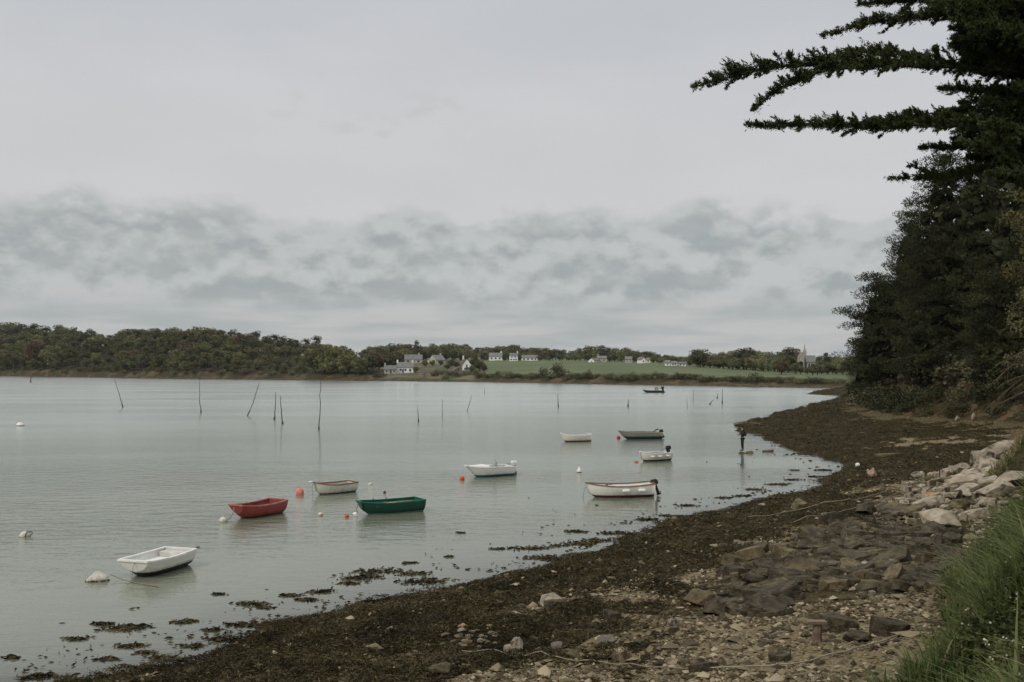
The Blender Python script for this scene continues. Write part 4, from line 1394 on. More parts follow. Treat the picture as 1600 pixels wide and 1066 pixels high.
    for k in range(104):
        py = r0.uniform(-120, 285) if k % 3 else r0.uniform(-30, 110)
        lim = float(np.interp(py, *LIM))
        px = lim + 26 + abs(r0.gauss(0, 1)) * (1600 - lim) * 0.42
        if px > 1660:
            continue
        dd = r0.uniform(14.8, 19.5)
        tip = PD(px, py, dd)
        root = Vector((tx - 0.2, ty, tip.z + r0.uniform(-0.5, 0.3)))
        q = tip.lerp(root, 0.75 if tip.x < root.x - 2.4 else 0.95)
        midp = q.lerp(tip, 0.5) + Vector((0, 0, r0.uniform(0.0, 0.18)))
        limb([q, midp, tip], 0.02, r0.uniform(0.26, 0.42), 95, 14, 0.095, 0.35)
    limbs.build('limbs', BARK, e, True)
    v, f = join(sprays)
    link('foliage', leafy('foliage', v, f, 0.3, 0.5), F_CYP, e)
    return tag(e, 'dark cypress with long horizontal boughs reaching over the beach from the edge', 'tree')


cypress()

# ------------------------------------------------------------------ stones


def hull_rock(seed, kind):
    r0 = random.Random(seed)
    bm = bmesh.new()
    if kind == 'slab':
        n_ = r0.randint(6, 8)
        top, bot = [], []
        for k in range(n_):
            a = 6.283 * (k + r0.uniform(-.3, .3)) / n_
            r_ = r0.uniform(.36, .54)
            top.append((math.cos(a) * r_, math.sin(a) * r_ * .8, .11 + r0.uniform(-.035, .035)))
            r_ *= r0.uniform(.92, 1.12)
            bot.append((math.cos(a) * r_, math.sin(a) * r_ * .8, -.13))
        me = bpy.data.meshes.new(kind)
        fs = [tuple(range(n_))] + [(k, n_ + k, n_ + (k + 1) % n_, (k + 1) % n_) for k in range(n_)]
        me.from_pydata(top + bot, [], fs)
        bm.from_mesh(me)
        bmesh.ops.bevel(bm, geom=[e_ for e_ in bm.edges if len(e_.link_faces) == 2], offset=.025, segments=1, affect='EDGES')
        bmesh.ops.triangulate(bm, faces=bm.faces)
        for v in bm.verts:
            v.co += Vector((r0.gauss(0, .012), r0.gauss(0, .012), r0.gauss(0, .008)))
        bmesh.ops.recalc_face_normals(bm, faces=bm.faces)
        bm.to_mesh(me)
        bm.free()
        return me
    for k in range(20):
        v = Vector((r0.gauss(0, 1), r0.gauss(0, 1), r0.gauss(0, 1))).normalized()
        if kind == 'stone':
            v = Vector((v.x, v.y * 0.8, v.z * 0.62)) * r0.uniform(0.82, 1.05)
        else:
            v = Vector((math.copysign(abs(v.x) ** 0.6, v.x), math.copysign(abs(v.y) ** 0.6, v.y) * 0.7, math.copysign(min(abs(v.z) * 1.6, 1), v.z) * 0.26)) * r0.uniform(0.8, 1.05)
        bm.verts.new(v * 0.5)
    res = bmesh.ops.convex_hull(bm, input=bm.verts)
    loose = [v for v in bm.verts if not v.link_faces]
    bmesh.ops.delete(bm, geom=loose, context='VERTS')
    me = bpy.data.meshes.new(kind)
    bm.to_mesh(me)
    bm.free()
    return me


STONES = [hull_rock(i, 'stone') for i in range(18)]
SLABS = [hull_rock(50 + i, 'slab') for i in range(14)]


def rock_obj(name, me, loc, size, rot, m, parent=None):
    o = bpy.data.objects.new(name, me)
    COL.objects.link(o)
    if len(me.materials) == 0:
        me.materials.append(m)
    o.material_slots[0].link = 'OBJECT'
    o.material_slots[0].material = m
    o.parent = parent
    o.location, o.scale, o.rotation_euler = loc, size, rot
    return o


def rock(px, py, wpx, hpx, m, label, kind='stone', group=None, dep=0.8, tilt=None, sink=0.25, name=None, parent=None):
    p = on_ground(px, py)
    if p.z < 0.02:
        p = P(px, py, 0.0)
    s = p.y / FOC
    w, h = wpx * s, hpx * s
    zr = 0.62 if kind == 'stone' else 0.26
    me = random.choice(STONES if kind == 'stone' else SLABS)
    rot = (random.uniform(-.15, .15), random.uniform(-.15, .15), random.choice((0, math.pi)) + random.uniform(-.35, .35)) if tilt is None else tilt
    loc = p + Vector((0, 0, h * (0.5 - sink)))
    if parent is not None:
        loc = loc - parent.location
    o = rock_obj(name or 'rock', me, loc, (w * 1.05, max(w * dep, h), h / zr), rot, m, parent)
    if label:
        tag(o, label, 'rock', group)
    return o


# named single rocks
rock(1098, 946, 66, 36, ROCKB, 'large rounded brown boulder in the middle of the shingle', name='boulder')
rock(864, 946, 40, 17, ROCKP, 'pale pinkish flat rock lying alone on the seaweed', 'slab', sink=0.1)
rock(690, 1052, 44, 26, ROCKB, 'brown boulder in the seaweed close to the lower picture edge', name='boulder')
rock(725, 985, 20, 15, mat('ochre_stone', (0.26, 0.175, 0.08), (0.32, 0.24, 0.14), 3, 0.8, 0.5), 'small ochre stone at the edge of the pale pebble patch', name='stone')
rock(808, 1014, 22, 28, ROCKP, 'upright elongated pale grey stone on the shingle', name='stone')
rock(870, 1014, 24, 18, mat('mauve_grey_stone', (0.14, 0.118, 0.098), (0.19, 0.16, 0.132), 3, 0.8, 0.5), 'mauve grey block on the shingle beside the upright stone', name='stone')
rock(944, 1008, 32, 22, mat('plain_grey_stone', (0.135, 0.121, 0.098), (0.18, 0.16, 0.13), 3, 0.8, 0.5), 'flat faced grey stone on the shingle', 'slab', name='stone', tilt=(0.9, 0, 0.2))
rock(1250, 796, 34, 24, ROCKB, 'brown boulder standing among the seaweed near the waterline', name='boulder')
rock(1362, 747, 15, 22, mat('pink_stone', (0.24, 0.16, 0.11), (0.3, 0.22, 0.16), 3, 0.8, 0.5), 'upright pinkish stone in the dark seaweed of the cove', name='stone')
rock(1340, 727, 9, 8, WHITE, 'small white float washed up on the cove seaweed', name='float')['category'] = 'float'
rock(1474, 830, 76, 42, ROCKP, 'big pale smooth boulder against the grass of the bank', name='boulder', sink=0.1)
rock(1306, 838, 52, 32, ROCKD, 'dark angular boulder below the ropes', name='boulder')
rock(1308, 985, 62, 24, ROCKD, 'dark broken slab on the sand, uppermost of three', 'slab', sink=0.0)
rock(1340, 1003, 52, 26, ROCKD, 'dark rounded rock in front of the broken slab on the sand')
rock(1390, 992, 60, 26, ROCKD, 'dark slab on the sand touching the grass', 'slab', sink=0.1)
rock(1222, 1032, 46, 15, ROCKD, 'flat dark slab lying alone on the shingle beside the rope', 'slab', sink=0.1)
rock(1100, 1048, 44, 18, ROCKD, 'dark slab on the shingle at the lower picture edge', 'slab')
rock(1338, 1058, 26, 14, ROCKD, 'small dark stone on the sand by the grass tip', name='stone')
rock(1160, 709, 12, 7, ROCKB, 'small wet rock in the water under the standing person', sink=0.45)
rock(1172, 708.5, 15, 8, ROCKB, 'second wet rock in the water right beside the person', sink=0.4)
rock(1200, 706, 20, 4, ROCKD, 'flat dark rock just breaking the water past the person', 'slab', sink=0.3)
rock(1158, 664, 26, 9, ROCKB, 'low tan rock at the very tip of the seaweed spit', sink=0.3)
rock(1178, 665, 22, 7, ROCKB, 'tan rock second from the tip of the spit', 'slab', sink=0.3)
for x_, y_, w_, h_, l_ in ((39.6, 88.5, 0.55, 0.6, 'pale upright stone at the foot of the headland bank'), (40.6, 87.6, 0.5, 0.9, 'taller pale upright stone at the foot of the headland bank')):
    tag(rock_obj('stone', STONES[3], (x_, y_, gz(x_, y_) + h_ * 0.35), (w_, w_ * 0.8, h_ / 0.62), (0.1, 0.1, 0.4), ROCKP), l_, 'rock')
rock(1385, 712, 40, 5, ROCKB, 'tan flat ledge rock on the sandy patch of the cove', 'slab')

# the dark bedded rock ledge below the bank
led = empty('rock_ledge', on_ground(1310, 900))
random.seed(31)
n = 0
cand = []
for k in range(1500):
    px, py = random.uniform(1120, 1490), random.uniform(795, 965)
    p = on_ground(px, py)
    q = look(p.x, p.y)
    t_, sb_ = q[3], q[2]
    dens = sstep(t_, 0.48, 0.78)
    if sb_ > 0.4 or random.random() > dens or (py > 925 and px > 1180 + random.uniform(0, 60)):
        continue
    if any((abs(px - a) < 10 and abs(py - b) < 4.5) for a, b in cand):
        continue
    cand.append((px, py))
for px, py in cand:
    w = random.uniform(18, 60) * (1.35 if random.random() < 0.2 else 1) * (0.75 if py < 830 else 1)
    o = rock(px, py, w, random.uniform(0.16, 0.34) * w + 3, random.choice([ROCKD] * 7 + [ROCKB]), None, 'slab', dep=random.uniform(0.6, 1.1),
             tilt=(random.uniform(-.2, .45), random.uniform(-.5, .25), random.uniform(-0.3, 0.8) + random.choice((0, 3.14))), sink=0.25, name='slab', parent=led)
tag(led, 'ledge of dark broken bedded slabs between shingle and grass', 'rock ledge')

# pale outcrop with orange lichen at the foot of the bank
oc = empty('rock_outcrop', on_ground(1500, 770))
for k, (px, py, w, h, kd, m) in enumerate((
        (1566, 716, 70, 34, 'stone', ROCKP), (1535, 728, 50, 40, 'stone', ROCKP), (1590, 730, 60, 40, 'stone', ROCKP), (1545, 745, 70, 40, 'stone', ROCKP), (1580, 758, 70, 36, 'stone', ROCKP), (1505, 762, 70, 32, 'stone', ROCKP), (1555, 778, 60, 30, 'stone', ROCKP), (1520, 752, 60, 26, 'stone', ROCKP), (1556, 746, 60, 24, 'stone', ROCKP), (1500, 742, 32, 24, 'stone', ROCKP),
        (1490, 758, 46, 18, 'stone', ROCKP), (1470, 770, 40, 16, 'stone', ROCKP), (1510, 775, 56, 22, 'stone', ROCKP), (1538, 774, 52, 24, 'stone', ROCKB), (1482, 784, 40, 20, 'stone', ROCKP),
        (1452, 783, 38, 16, 'stone', LICHEN), (1468, 778, 24, 13, 'stone', LICHEN), (1446, 796, 52, 20, 'slab', ROCKP), (1470, 798, 34, 18, 'stone', ROCKB), (1492, 800, 30, 20, 'stone', ROCKB),
        (1510, 796, 30, 20, 'stone', ROCKB), (1500, 812, 26, 16, 'stone', ROCKB), (1480, 812, 26, 16, 'stone', ROCKB), (1520, 812, 50, 18, 'slab', ROCKP), (1420, 790, 40, 15, 'stone', ROCKP),
        (1428, 806, 44, 16, 'slab', ROCKB), (1390, 800, 50, 15, 'stone', ROCKB), (1455, 812, 36, 14, 'slab', ROCKB), (1540, 792, 34, 18, 'stone', ROCKP), (1575, 738, 40, 24, 'stone', ROCKP),
        (1545, 762, 40, 18, 'slab', ROCKP), (1462, 758, 30, 12, 'slab', ROCKP), (1440, 770, 30, 10, 'slab', ROCKP))):
    rock(px, py, w, h, m, None, kd, dep=0.8, tilt=(random.uniform(-.2, .3), random.uniform(-.35, -.05), random.uniform(-.3, .4)), sink=0.15, name='stone', parent=oc)
for k in range(170):
    px = random.uniform(1410, 1590)
    py = random.uniform(740, 818) - (px - 1490) * 0.12
    rock(px, py, random.uniform(8, 24), random.uniform(6, 15), random.choice([ROCKP, ROCKP, ROCKB, ROCKB]), None, random.choice(['stone', 'slab']), sink=-0.1, name='stone', parent=oc)
tag(oc, 'pale rock outcrop with orange lichen at the foot of the grassy bank', 'rock outcrop')

# loose stones one can pick out
random.seed(77)


def zone(px, py, w):
    if py < 770:
        return ' lying in the cove'
    if py < 860:
        return ' near the ropes to the outcrop'
    if w > 0.5:
        return ' lying amid the seaweed'
    if py > 1015:
        return ' at the lower picture edge, ' + ('before the foreground rope' if px < 900 else 'by the foreground rope' if px < 1150 else 'near the wooden post')
    return ' on the shingle ' + ('below the ledge' if px > 1120 else 'around the large brown boulder' if px > 960 else 'at the edge of the seaweed')


count = 0
LBL = {'p': ('loose pale stone', 'loose pale stones on the beach'), 'd': ('loose dark stone', 'loose dark stones on the beach'),
       'b': ('loose brown stone', 'loose brown stones on the beach')}
while count < 250:
    px, py = random.uniform(330, 1400), random.uniform(850, 1066) if count < 190 else random.uniform(690, 860)
    if py < 860:
        px = random.uniform(1080, 1540)
    p = on_ground(px, py)
    q = look(p.x, p.y)
    if q[1] < 0.4 or q[2] > -0.2:
        continue
    if q[4] > 0.5 and random.random() > 0.10:
        continue
    kk = random.choice('ppbbbd')
    w = random.uniform(9, 20) * (1 if random.random() < 0.85 else 1.6) * (0.7 if py < 860 else 1)
    rock(px, py, w, w * random.uniform(0.4, 0.7), {'p': ROCKP, 'd': ROCKD, 'b': ROCKB}[kk], LBL[kk][0] + zone(px, py, q[4]), random.choice(['stone', 'stone', 'slab']), LBL[kk][1] + zone(px, py, q[4]), sink=0.2, name='stone')
    count += 1
PALEST = mat('dull_pale_stone', (0.24, 0.195, 0.13), (0.15, 0.12, 0.08), 5, 0.8, 1.2, 15, rand=0.25, hue=0.2)
for k in range(26):                                              # patch of pale stones in the weed
    px, py = 735 + random.gauss(0, 28), 998 + random.gauss(0, 6.5)
    rock(px, py, random.uniform(8, 17), random.uniform(5, 9), PALEST, 'pale stone in the small cluster amid the seaweed', 'stone', 'cluster of pale stones in the seaweed', sink=0.1, name='stone')

# shingle too fine to count
N_P = 52000
d_ = 13.0 * (62.0 / 13.0) ** rng.random(N_P * 4)
xx = rng.uniform(-0.46, 0.50, N_P * 4) * d_
g = ground(xx, d_, True)
pr = np.where(g[4] > 0.8, 0.07, np.where(g[4] > 0.3, 0.45, np.where(g[5] > 0.5, 0.35, 1.0))) * (g[1] > 0.1) * (g[2] < 0.2) * (0.4 + 1.2 * sstep(fbm(xx / 0.8, d_ / 0.8, 91, 2), 0.35, 0.6))
pr = pr * (1 - 0.75 * sstep(g[3], 0.50, 0.66) * sstep(d_, 19.5, 22) * (1 - sstep(d_, 31, 35)))
ok = rng.random(len(pr)) < pr * 0.75
xx, d_, zz_ = xx[ok][:N_P], d_[ok][:N_P], g[0][ok][:N_P]
n = len(xx)
sz = rng.lognormal(-3.25, 0.5, n) * (0.8 + d_ / 55)
octa = np.array([[1, 0, 0], [0, 1, 0], [-1, 0, 0], [0, -1, 0], [0, 0, 1], [0, 0, -1]], float)
of = np.array([[0, 1, 4], [1, 2, 4], [2, 3, 4], [3, 0, 4]])
a = rng.uniform(0, 6.28, n)
V = octa[None] * rng.uniform(0.6, 1.25, (n, 6, 1)) * np.stack([sz, sz * rng.uniform(0.5, 0.9, n), sz * rng.uniform(0.3, 0.65, n)], -1)[:, None]
V[:, :4, 2] += rng.uniform(-0.25, 0.35, (n, 4)) * sz[:, None]
ca, sa = np.cos(a)[:, None], np.sin(a)[:, None]
V = np.stack([V[..., 0] * ca - V[..., 1] * sa, V[..., 0] * sa + V[..., 1] * ca, V[..., 2]], -1) + np.stack([xx, d_, zz_ + 0.005], -1)[:, None]
me = mesh_np('shingle', V.reshape(-1, 3), (of[None] + (np.arange(n) * 6)[:, None, None]).reshape(-1, 3))
fattr(me, 'tone', np.repeat(rng.random(n), 6))
m = mat('mixed_shingle', (0.1, 0.08, 0.06), None, rough=0.8)
t = m.node_tree
tn = N(t, 'ShaderNodeAttribute', attribute_name='tone').outputs['Fac']
c = MIX(t, SS(t, tn, 0.05, 0.6), (0.045, 0.035, 0.019), (0.175, 0.137, 0.078))
c = MIX(t, SS(t, tn, 0.72, 1.0), c, (0.380, 0.315, 0.205))
t.links.new(c, t.nodes['Principled BSDF'].inputs['Base Color'])
tag(link('shingle', me, m), 'loose mixed shingle scattered over the upper beach', kind='stuff')

# ------------------------------------------------------------------ seaweed
N_W = 380000
d_ = 13.0 * (270.0 / 13.0) ** (rng.random(N_W * 3) ** 1.25)
xx = rng.uniform(-0.46, 0.50, N_W * 3) * d_
g = ground(xx, d_, True)
ok = (g[4] > 0.15 + 0.6 * rng.random(len(xx))) & (g[1] > -0.25) & (g[2] < 0.2)
xx, d_, zz_ = xx[ok][:N_W], d_[ok][:N_W], np.maximum(g[0][ok][:N_W], 0.0)
n = len(xx)
cl = fbm(xx / 0.35, d_ / 0.35, 95, 2)
pts = np.stack([xx, d_, zz_ + rng.uniform(0.0, 0.05, n) + 0.07 * sstep(cl, 0.5, 0.8)], -1)
dirs = np.stack([rng.normal(size=n), rng.normal(size=n), rng.normal(size=n) * 0.45], -1)
v, f = cards(pts, rng.uniform(0.05, 0.14, n) * (0.75 + d_ / 58), 0.17, dirs, 0.3)
tag(link('seaweed', leafy('seaweed', v, f, 0.5, 0.75), WRACK), 'thick mat of dark brown wrack covering the lower beach', kind='stuff')

parts = []
FLOAT = [(565, 903, 40), (592, 893, 44), (645, 897, 30), (668, 908, 50), (455, 931, 20), (478, 938, 22), (395, 944, 30), (424, 978, 40), (375, 976, 26), (190, 982, 40), (290, 972, 26), (160, 976, 22),
         (342, 929, 12), (500, 925, 26), (415, 950, 16), (350, 1000, 30), (205, 1010, 26), (120, 999, 24), (60, 1058, 30), (20, 1028, 16), (590, 1000, 10), (720, 833, 8), (830, 857, 34), (850, 872, 40),
         (900, 831, 24), (905, 850, 36), (960, 833, 30), (985, 842, 40), (935, 845, 28), (870, 853, 16), (780, 858, 16), (1040, 806, 16), (1010, 812, 22), (1075, 790, 18), (1130, 778, 16), (1180, 765, 18), (1215, 757, 22), (1240, 750, 16),
         (1275, 745, 18), (1290, 735, 16), (1240, 735, 10), (1160, 775, 20), (1190, 681, 12), (1200, 688, 12), (1245, 700, 10), (640, 880, 14), (700, 870, 8), (545, 912, 20), (330, 985, 20), (300, 1010, 24), (258, 1030, 30), (210, 980, 30), (230, 1020, 20), (170, 1030, 20)]
for px, py, w in FLOAT:
    p = P(px, py)
    s = p.y / FOC
    k = int(40 * w / 10)
    th = rng.uniform(-0.25, 0.25)
    a, b = rng.normal(0, 0.42, k) * w * s, rng.normal(0, 0.10, k) * w * s * 2.4
    q = np.stack([p.x + a * math.cos(th) - b * math.sin(th), p.y + a * math.sin(th) + b * math.cos(th), rng.uniform(0.004, 0.03, k)], -1)
    dirs = np.stack([rng.normal(size=k), rng.normal(size=k), rng.normal(size=k) * 0.12], -1)
    parts.append(cards(q, rng.uniform(0.08, 0.2, k) * (0.7 + p.y / 60), 0.3, dirs, 0.15))
sc = np.stack([rng.uniform(-0.46, 0.35, 60000) * 0, rng.random(60000), np.zeros(60000)], -1)
d_ = 17.0 * (75 / 17.0) ** rng.random(60000)
xx = rng.uniform(-0.5, 0.36, 60000) * d_
g = ground(xx, d_, True)
near = np.exp(np.minimum(g[1], 0) / (0.9 + d_ * 0.014)) * (g[1] < 0.1) * sstep(fbm(xx / 1.4, d_ / 0.8, 99, 3), 0.50, 0.66)
ok = rng.random(60000) < near * 0.55
k = int(ok.sum())
q = np.stack([xx[ok], d_[ok], rng.uniform(0.004, 0.03, k)], -1)
dirs = np.stack([rng.normal(size=k), rng.normal(size=k), rng.normal(size=k) * 0.12], -1)
parts.append(cards(q, rng.uniform(0.07, 0.2, k) * (0.7 + d_[ok] / 60), 0.3, dirs, 0.15))
v, f = join(parts)
tag(link('floating_seaweed', leafy('floating_seaweed', v, f, 0.5, 0.75), WRACK), 'ragged patches of seaweed floating in the shallows', kind='stuff')

# ------------------------------------------------------------------ grass of the bank
N_G = 58000
d_ = 6.5 * (60.0 / 6.5) ** rng.random(N_G * 5)
xx = rng.uniform(0.30, 0.60, N_G * 5) * d_
g = ground(xx, d_, True)
edge_n = (fbm(xx / 0.9, d_ / 0.9, 111, 3) - 0.5) * 2.4
ok = (g[2] + edge_n * 0.5 > 0.15) & ~((d_ > 24) & (d_ < 38.5) & (g[2] < 1.5 + 0.6 * edge_n))
xx, d_, zz_, sb_ = xx[ok][:N_G], d_[ok][:N_G], g[0][ok][:N_G], g[2][ok][:N_G]
n = len(xx)
cl = np.clip((fbm(xx / 0.9, d_ / 0.9, 121, 3) - 0.5) * 1.9 + 0.5, 0, 1)
hgt = rng.uniform(0.25, 1.0, n) * (0.28 + 1.0 * cl) * np.where(rng.random(n) < 0.03, 1.5, 1.0) * (0.6 + 0.4 * sstep(sb_, 0, 1.0))
hgt = hgt * (1 - 0.42 * sstep(d_, 17, 28))
az = rng.uniform(0, 6.28, n)
lean = rng.uniform(0.1, 1.0, n) ** 1.2
wid = rng.uniform(0.007, 0.026, n) * (0.8 + d_ / 30)
ld = np.stack([np.cos(az) - 0.5 * cl, np.sin(az) - 0.25, np.zeros(n)], -1)
sdv = unit(np.stack([-np.sin(az), np.cos(az), np.zeros(n)], -1))
base = np.stack([xx, d_, zz_ - 0.03], -1)
rows = []
for s in (0.0, 0.4, 0.75, 1.0):
    c = base + ld * (lean * hgt * s ** 2)[:, None] + np.array([0, 0, 1.0]) * (hgt * (s - 0.35 * lean * s ** 2.5))[:, None]
    w = sdv * (wid * (1.0 - s ** 1.6 * 0.93))[:, None]
    rows += [c - w, c + w]
V = np.stack(rows, 1)
q = np.array([[0, 1, 3, 2], [2, 3, 5, 4], [4, 5, 7, 6]])
me = mesh_np('grass', V.reshape(-1, 3), (q[None] + (np.arange(n) * 8)[:, None, None]).reshape(-1, 4), True)
dry = np.clip(0.06 + 0.95 * sstep(d_, 25, 33) * sstep(fbm(xx / 2, d_ / 2, 131, 2), 0.25, 0.6) + (rng.random(n) < 0.11) * 0.75 + (fbm(xx / 1.2, d_ / 1.2, 133, 2) - 0.5) * 0.5, 0, 1)
fattr(me, 'dry', np.repeat(dry, 8))
fattr(me, 'tone', np.repeat(np.clip(rng.normal(0.5, 0.25, n) + (cl - 0.5) * 0.7, 0, 1), 8))
m = mat('bank_grass', (0.05, 0.08, 0.03), None, rough=0.6, trans=0.3, spec=0.1)
t = m.node_tree
c = MIX(t, N(t, 'ShaderNodeAttribute', attribute_name='tone').outputs['Fac'], (0.042, 0.070, 0.016), (0.170, 0.215, 0.078))
c = MIX(t, N(t, 'ShaderNodeAttribute', attribute_name='dry').outputs['Fac'], c, (0.270, 0.220, 0.120))
t.links.new(c, t.nodes['Principled BSDF'].inputs['Base Color'])
t.links.new(c, [q_ for q_ in t.nodes if q_.type == 'BSDF_TRANSLUCENT'][0].inputs[0])
tag(link('grass', me, m), 'long green grass on the bank, drier and straw coloured farther along', kind='stuff')

# broad-leaved weeds growing through the grass
K = 2600
d_ = 7.0 * (30 / 7.0) ** rng.random(K * 6)
xx = rng.uniform(0.38, 0.60, K * 6) * d_
g = ground(xx, d_, True)
ok = (g[2] > 0.9) & (fbm(xx / 1.5, d_ / 1.5, 141, 2) > 0.46)
xx, d_, zz_ = xx[ok][:K], d_[ok][:K], g[0][ok][:K]
parts = []
k = len(xx)
for j in range(16):
    hh = rng.uniform(0.12, 0.62, k)
    p = np.stack([xx + rng.normal(0, 0.05, k), d_ + rng.normal(0, 0.05, k), zz_ + hh], -1)
    dirs = np.stack([rng.normal(size=k), rng.normal(size=k), rng.normal(size=k) * 0.4 + 0.1], -1)
    parts.append(cards(p, rng.uniform(0.04, 0.11, k), 0.6, dirs, 0.3))
v, f = join(parts)
tag(link('weeds', leafy('weeds', v, f), fol('weed_leaves', (0.075, 0.095, 0.034), (0.125, 0.135, 0.050), 0, 2.0, 0.3)), 'small leafy weeds growing through the bank grass', kind='stuff')
pick = rng.random(k) < 0.16
p = np.stack([xx[pick], d_[pick], zz_[pick] + rng.uniform(0.45, 0.72, pick.sum())], -1)
parts = [cards(p + rng.normal(0, 0.012, p.shape), 0.035, 0.9) for _ in range(3)]
v, f = join(parts)
tag(link('wild_flowers', mesh_np('wild_flowers', v, f), mat('cream_petals', (0.55, 0.53, 0.42), (0.5, 0.45, 0.3), 9, 0.7)), 'tiny cream flower heads dotted through the bank grass', kind='stuff')

# ------------------------------------------------------------------ boats
def boat(name, px, py, head, L, B, label, hull, inner, gun, bow_w=0.06, stern_w=0.78, sb=0.62, sm=0.46, ss=0.48, draft=0.14, rake=0.22, floor=0.06,
         benches=(0.3, 0.62), bench_mat=None, strakes=0, full=1.0, gw=0.07, cat='boat', vee=0.0):
    """px, py: middle of the waterline in the photograph; head: (x, y) the bow points to; local +X is the bow"""
    p = P(px, py)
    e = empty(name, (p.x, p.y, 0), math.atan2(head[1], head[0]))
    ns, nk = 22, 12
    T = np.linspace(0, 1, ns) ** 0.92

    def half(t):
        pts = [(0, stern_w), (0.2, 0.5 + stern_w * 0.5), (0.42, 1.0), (0.6, 0.97 * full + 0.03), (0.75, 0.84 * full + 0.16 * bow_w), (0.87, 0.58 * full + 0.42 * bow_w), (0.95, 0.31 * full + 0.69 * bow_w), (1, bow_w)]
        tx_ = np.array([q[0] for q in pts])
        ty_ = np.array([q[1] for q in pts])
        r = 0
        for dlt in (-0.05, -0.025, 0, 0.025, 0.05):
            r = r + np.interp(np.clip(t + dlt * (t * (1 - t) * 4), 0, 1), tx_, ty_)
        return r / 5 * B / 2
    sheer = lambda t: np.where(t < 0.45, sm + (ss - sm) * ((0.45 - t) / 0.45) ** 2, sm + (sb - sm) * ((t - 0.45) / 0.55) ** 2)
    keel = lambda t: -draft + np.where(t > 0.7, (draft + sb * 0.35) * ((t - 0.7) / 0.3) ** 2.2, 0) + np.where(t < 0.15, 0.05 * (0.15 - t) / 0.15, 0)

    def section(t, inset=0.0, lo=None):
        b, zs, zk = max(float(half(t)) - inset, 0.008), float(sheer(t)), float(keel(t))
        out = []
        for j in range(nk + 1):
            s = j / nk
            a = s * math.pi / 2
            v = 0.35 * t + vee
            y = b * ((1 - v) * math.sin(a) ** 0.72 + v * s ** 0.8)
            z_ = zk + (zs - zk) * ((1 - v) * (1 - math.cos(a)) ** 0.85 + v * s)
            if strakes and inset == 0:
                y += 0.014 * ((s * strakes) % 1.0) * (s > 0.25)
            if lo is not None:
                z_ = max(z_, lo)
            x = L * (t - 0.5) + rake * (z_ - zs) * t ** 4
            out.append((x, y, z_))
        return out

    def skin(inset, lo, ts, flip):
        v, f = [], []
        for t in ts:
            sec = section(t, inset, lo)
            v += [(x, -y, z_) for x, y, z_ in reversed(sec)] + [(x, y, z_) for x, y, z_ in sec[1:]]
        m_ = 2 * nk + 1
        for i in range(len(ts) - 1):
            for j in range(m_ - 1):
                q = (i * m_ + j, i * m_ + j + 1, (i + 1) * m_ + j + 1, (i + 1) * m_ + j)
                f.append(q[::-1] if flip else q)
        f.append(tuple(range(m_)) if not flip else tuple(range(m_))[::-1])
        k_ = (len(ts) - 1) * m_
        f.append(tuple(k_ + j for j in range(m_))[::-1] if not flip else tuple(k_ + j for j in range(m_)))
        return v, f
    ho = MB().add(*skin(0.0, None, T, False)).build('hull', hull, e, strakes == 0)
    if strakes == 0:
        ho.data.polygons.foreach_set('use_smooth', [len(q.vertices) == 4 for q in ho.data.polygons])
    # the hollow: set inside the hull and ending at the sheer
    Ti = np.linspace(0.05 / L * 1.0, 1 - 0.10 / L, ns)
    hi = MB().add(*skin(0.045, floor, Ti, True)).build('interior', inner, e)
    # hull keeps an open top: remove nothing, the caps are only at the ends
    g = MB()
    for sgn in (-1, 1):
        v, f = [], []
        for t in T:
            b, zs = float(half(t)), float(sheer(t))
            x = L * (t - 0.5)
            for dy, dz in ((0.02, -0.035), (0.02, 0.012), (-gw, 0.012), (-gw, -0.035)):
                v.append((x, sgn * max(b + dy, 0.0), zs + dz))
        for i in range(ns - 1):
            for j in range(4):
                q = (i * 4 + j, i * 4 + (j + 1) % 4, i * 4 + 4 + (j + 1) % 4, i * 4 + 4 + j)
                f.append(q if sgn < 0 else q[::-1])
        f += [(0, 1, 2, 3), tuple((ns - 1) * 4 + j for j in range(4))]
        g.add(v, f)
    b0, z0 = float(half(0)), float(sheer(0))
    g.box((-L / 2 + 0.02, 0, z0 - 0.012), (0.075, 2 * b0 - 0.02, 0.052))
    b1, z1 = float(half(1)), float(sheer(1))
    g.box((L / 2 - 0.03, 0, z1 - 0.012), (0.10, max(2 * b1, 0.08), 0.054))
    g.build('gunwale', gun, e)
    for t in benches:
        b, zs = float(half(t)) - 0.05, float(sheer(t))
        soften(MB().box((L * (t - 0.5), 0, zs - 0.15), (0.24, 2 * b * 0.97, 0.035)).build('bench', bench_mat or inner, e), 0.008)
    e['label'], e['category'] = label, cat
    dims = dict(L=L, half=half, sheer=sheer)
    return e, dims


